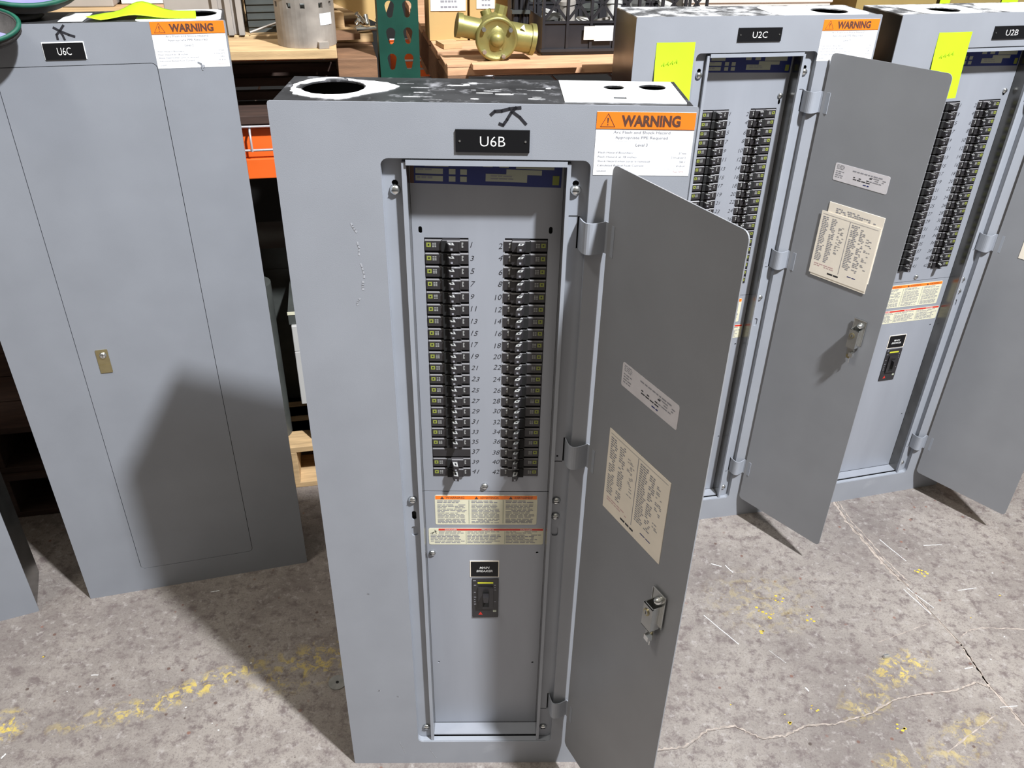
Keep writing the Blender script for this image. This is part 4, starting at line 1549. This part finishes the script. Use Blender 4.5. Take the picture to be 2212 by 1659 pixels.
cc.box(-.003, .041, -.001, .030, .070, .078, DARKBOX)
tag(cc.build('cable_bundle', None, RK(.285, .215, 1.1455), TH), 'bundle of black cables standing upright between the brass valve and black crate', 'cable')
dk = MB()
dk.box(0, .40, 0, .30, 0, .10, DARKBOX)
dk.box(0, .40, 0, .30, .101, .115, CRATE)
tag(dk.build('dark_bin', None, RK(.335, .46, 1.1455), TH, bevel=.003), 'low dark bin behind the black plastic crate', 'bin')

# grey boxes on the floor pallet, seen through the gap
for (s, z0, z1, m, lab) in ((-.283, .1405, .262, GREYBOX, 'light grey metal box, lowest of the stack seen between panels U6C and U6B'),
                            (-.300, .2625, .425, GREYBOX, 'light grey metal box, middle of the stack seen between panels U6C and U6B'),
                            (-.300, .4255, .500, GREYBOX, 'grey metal box, topmost pale one of the stack between panels U6C and U6B')):
    q = MB()
    q.box(0, .26, 0, .22, 0, z1 - z0, m)
    tag(q.build('metal_box', None, RK(s, .11, z0), TH, bevel=.002), lab, 'metal box', 'grey boxes on the floor pallet')
q = MB()
q.box(0, .24, 0, .2, 0, .035, DARKBOX)
q.box(-.001, .24, -.002, 0, .028, .036, CREAM2)
tag(q.build('dark_tray', None, RK(-.305, .12, .5005), TH), 'dark tray with a cream edge on top of the grey box stack', 'tray')
q = MB()
q.box(0, .42, 0, .2, 0, .48, DARKBOX)
q.box(.02, .40, -.004, 0, .05, .42, DARKBOX)
tag(q.build('dark_cabinet', None, RK(-.60, .34, .1405), TH), 'dark metal cabinet on the floor pallet deep behind panel U6C', 'cabinet')
q = MB()
q.cyl((0, 0, 0), (0, 0, .46), .045, DARKBOX, 20)
q.cyl((0, 0, .46), (0, 0, .50), .020, GREYBOX, 16)
tag(q.build('grey_canister', None, RK(-.385, .17, .1405), TH), 'tall dim grey canister beside the box stack behind panel U6C', 'canister')

# ================================================================= THINGS ON PANEL U6C
U = POSES[3]


def ON(x, y, z):
    c, s = math.cos(U[2]), math.sin(U[2])
    return (U[0] + x * c - y * s, U[1] + x * s + y * c, z)


ys = MB()
nn = 16
vs = []
for j in range(9):
    for i in range(nn + 1):
        u, v = i / nn, j / 8
        x = .175 * u
        y = .085 * v + .03 * u * (1 - u)
        z = .001 + .017 * math.exp(-((u - .42) / .2) ** 2) * (.4 + .6 * v) + .005 * max(0, .12 - u) / .12 * 1.4 * (1 - v)
        vs.append((x + .02 * v * (1 - u), y, z))
fs = [(j * (nn + 1) + i, j * (nn + 1) + i + 1, (j + 1) * (nn + 1) + i + 1, (j + 1) * (nn + 1) + i) for j in range(8) for i in range(nn)]
ys.add(vs, fs, NEON, smooth=True)
o = ys.build('yellow_sheet', None, ON(.285, .015, 1.2745), U[2] + .06)
sm = o.modifiers.new('thickness', 'SOLIDIFY')
sm.thickness = .0004
tag(o, 'fluorescent yellow paper sheet lying loosely on top of panel U6C', 'paper')
cd = MB()
cd.box(0, .038, 0, .085, 0, .0012, WHITE)
tag(cd.build('white_card', None, ON(.240, .020, 1.2745), U[2] - .05), 'small white card on top of panel U6C left of the yellow sheet', 'card')
cl = MB()
cl.lathe([(.0001, .012), (.02, .012), (.045, .009), (.052, .004), (.046, 0), (.0001, 0)], FOAM, Matrix.Diagonal((.9, .8, 1, 1)), 20)
tag(cl.build('dark_cloth', None, ON(.165, .070, 1.2745), U[2]), 'dark grey crumpled cloth on top of panel U6C beneath the padded pouches', 'cloth')


def pouch(loc, rz, tilt, rx, ry, label, inner=False):
    p = root('padded_pouch', loc, rz, label, 'pouch', 'padded pouches with green binding')
    mx = Matrix.Rotation(tilt, 4, 'X') @ Matrix.Diagonal((rx, ry, 1, 1))
    b = MB()
    b.lathe([(.0001, -.024), (.5, -.024), (.85, -.021), (.98, -.012), (1.0, .0), (.95, .003), (.90, .0)], FOAM, mx, 32)
    b.build('padding', p)
    b = MB()
    b.lathe([(.96, -.004), (1.02, -.002), (1.04, .002), (.99, .005), (.94, .004), (.92, .0)], TEAL, mx, 32)
    b.build('binding', p)['label'] = 'green edge binding'
    b = MB()
    b.lathe([(.93, .001), (.80, -.007), (.5, -.013), (.0001, -.015)], FOAM if inner else LAV, mx, 32)
    if inner:
        b.lathe([(.62, .0), (.5, .0010), (.0001, .0012)], LAV, mx @ Matrix.Translation((.0, -.42, -.0085)) @ Matrix.Diagonal((1.15, .62, 1, 1)), 24)
    b.build('lining', p)['label'] = 'lavender lining'
    return p


pouch(ON(.134, -.039, 1.280), U[2], R(32), .062, .040, 'dark padded pouch with lavender lining hanging over the top left edge of panel U6C', True)
pouch(ON(.195, .060, 1.330), U[2] + .35, R(30), .085, .060, 'dark padded pouch with lavender lining lying on top of panel U6C')
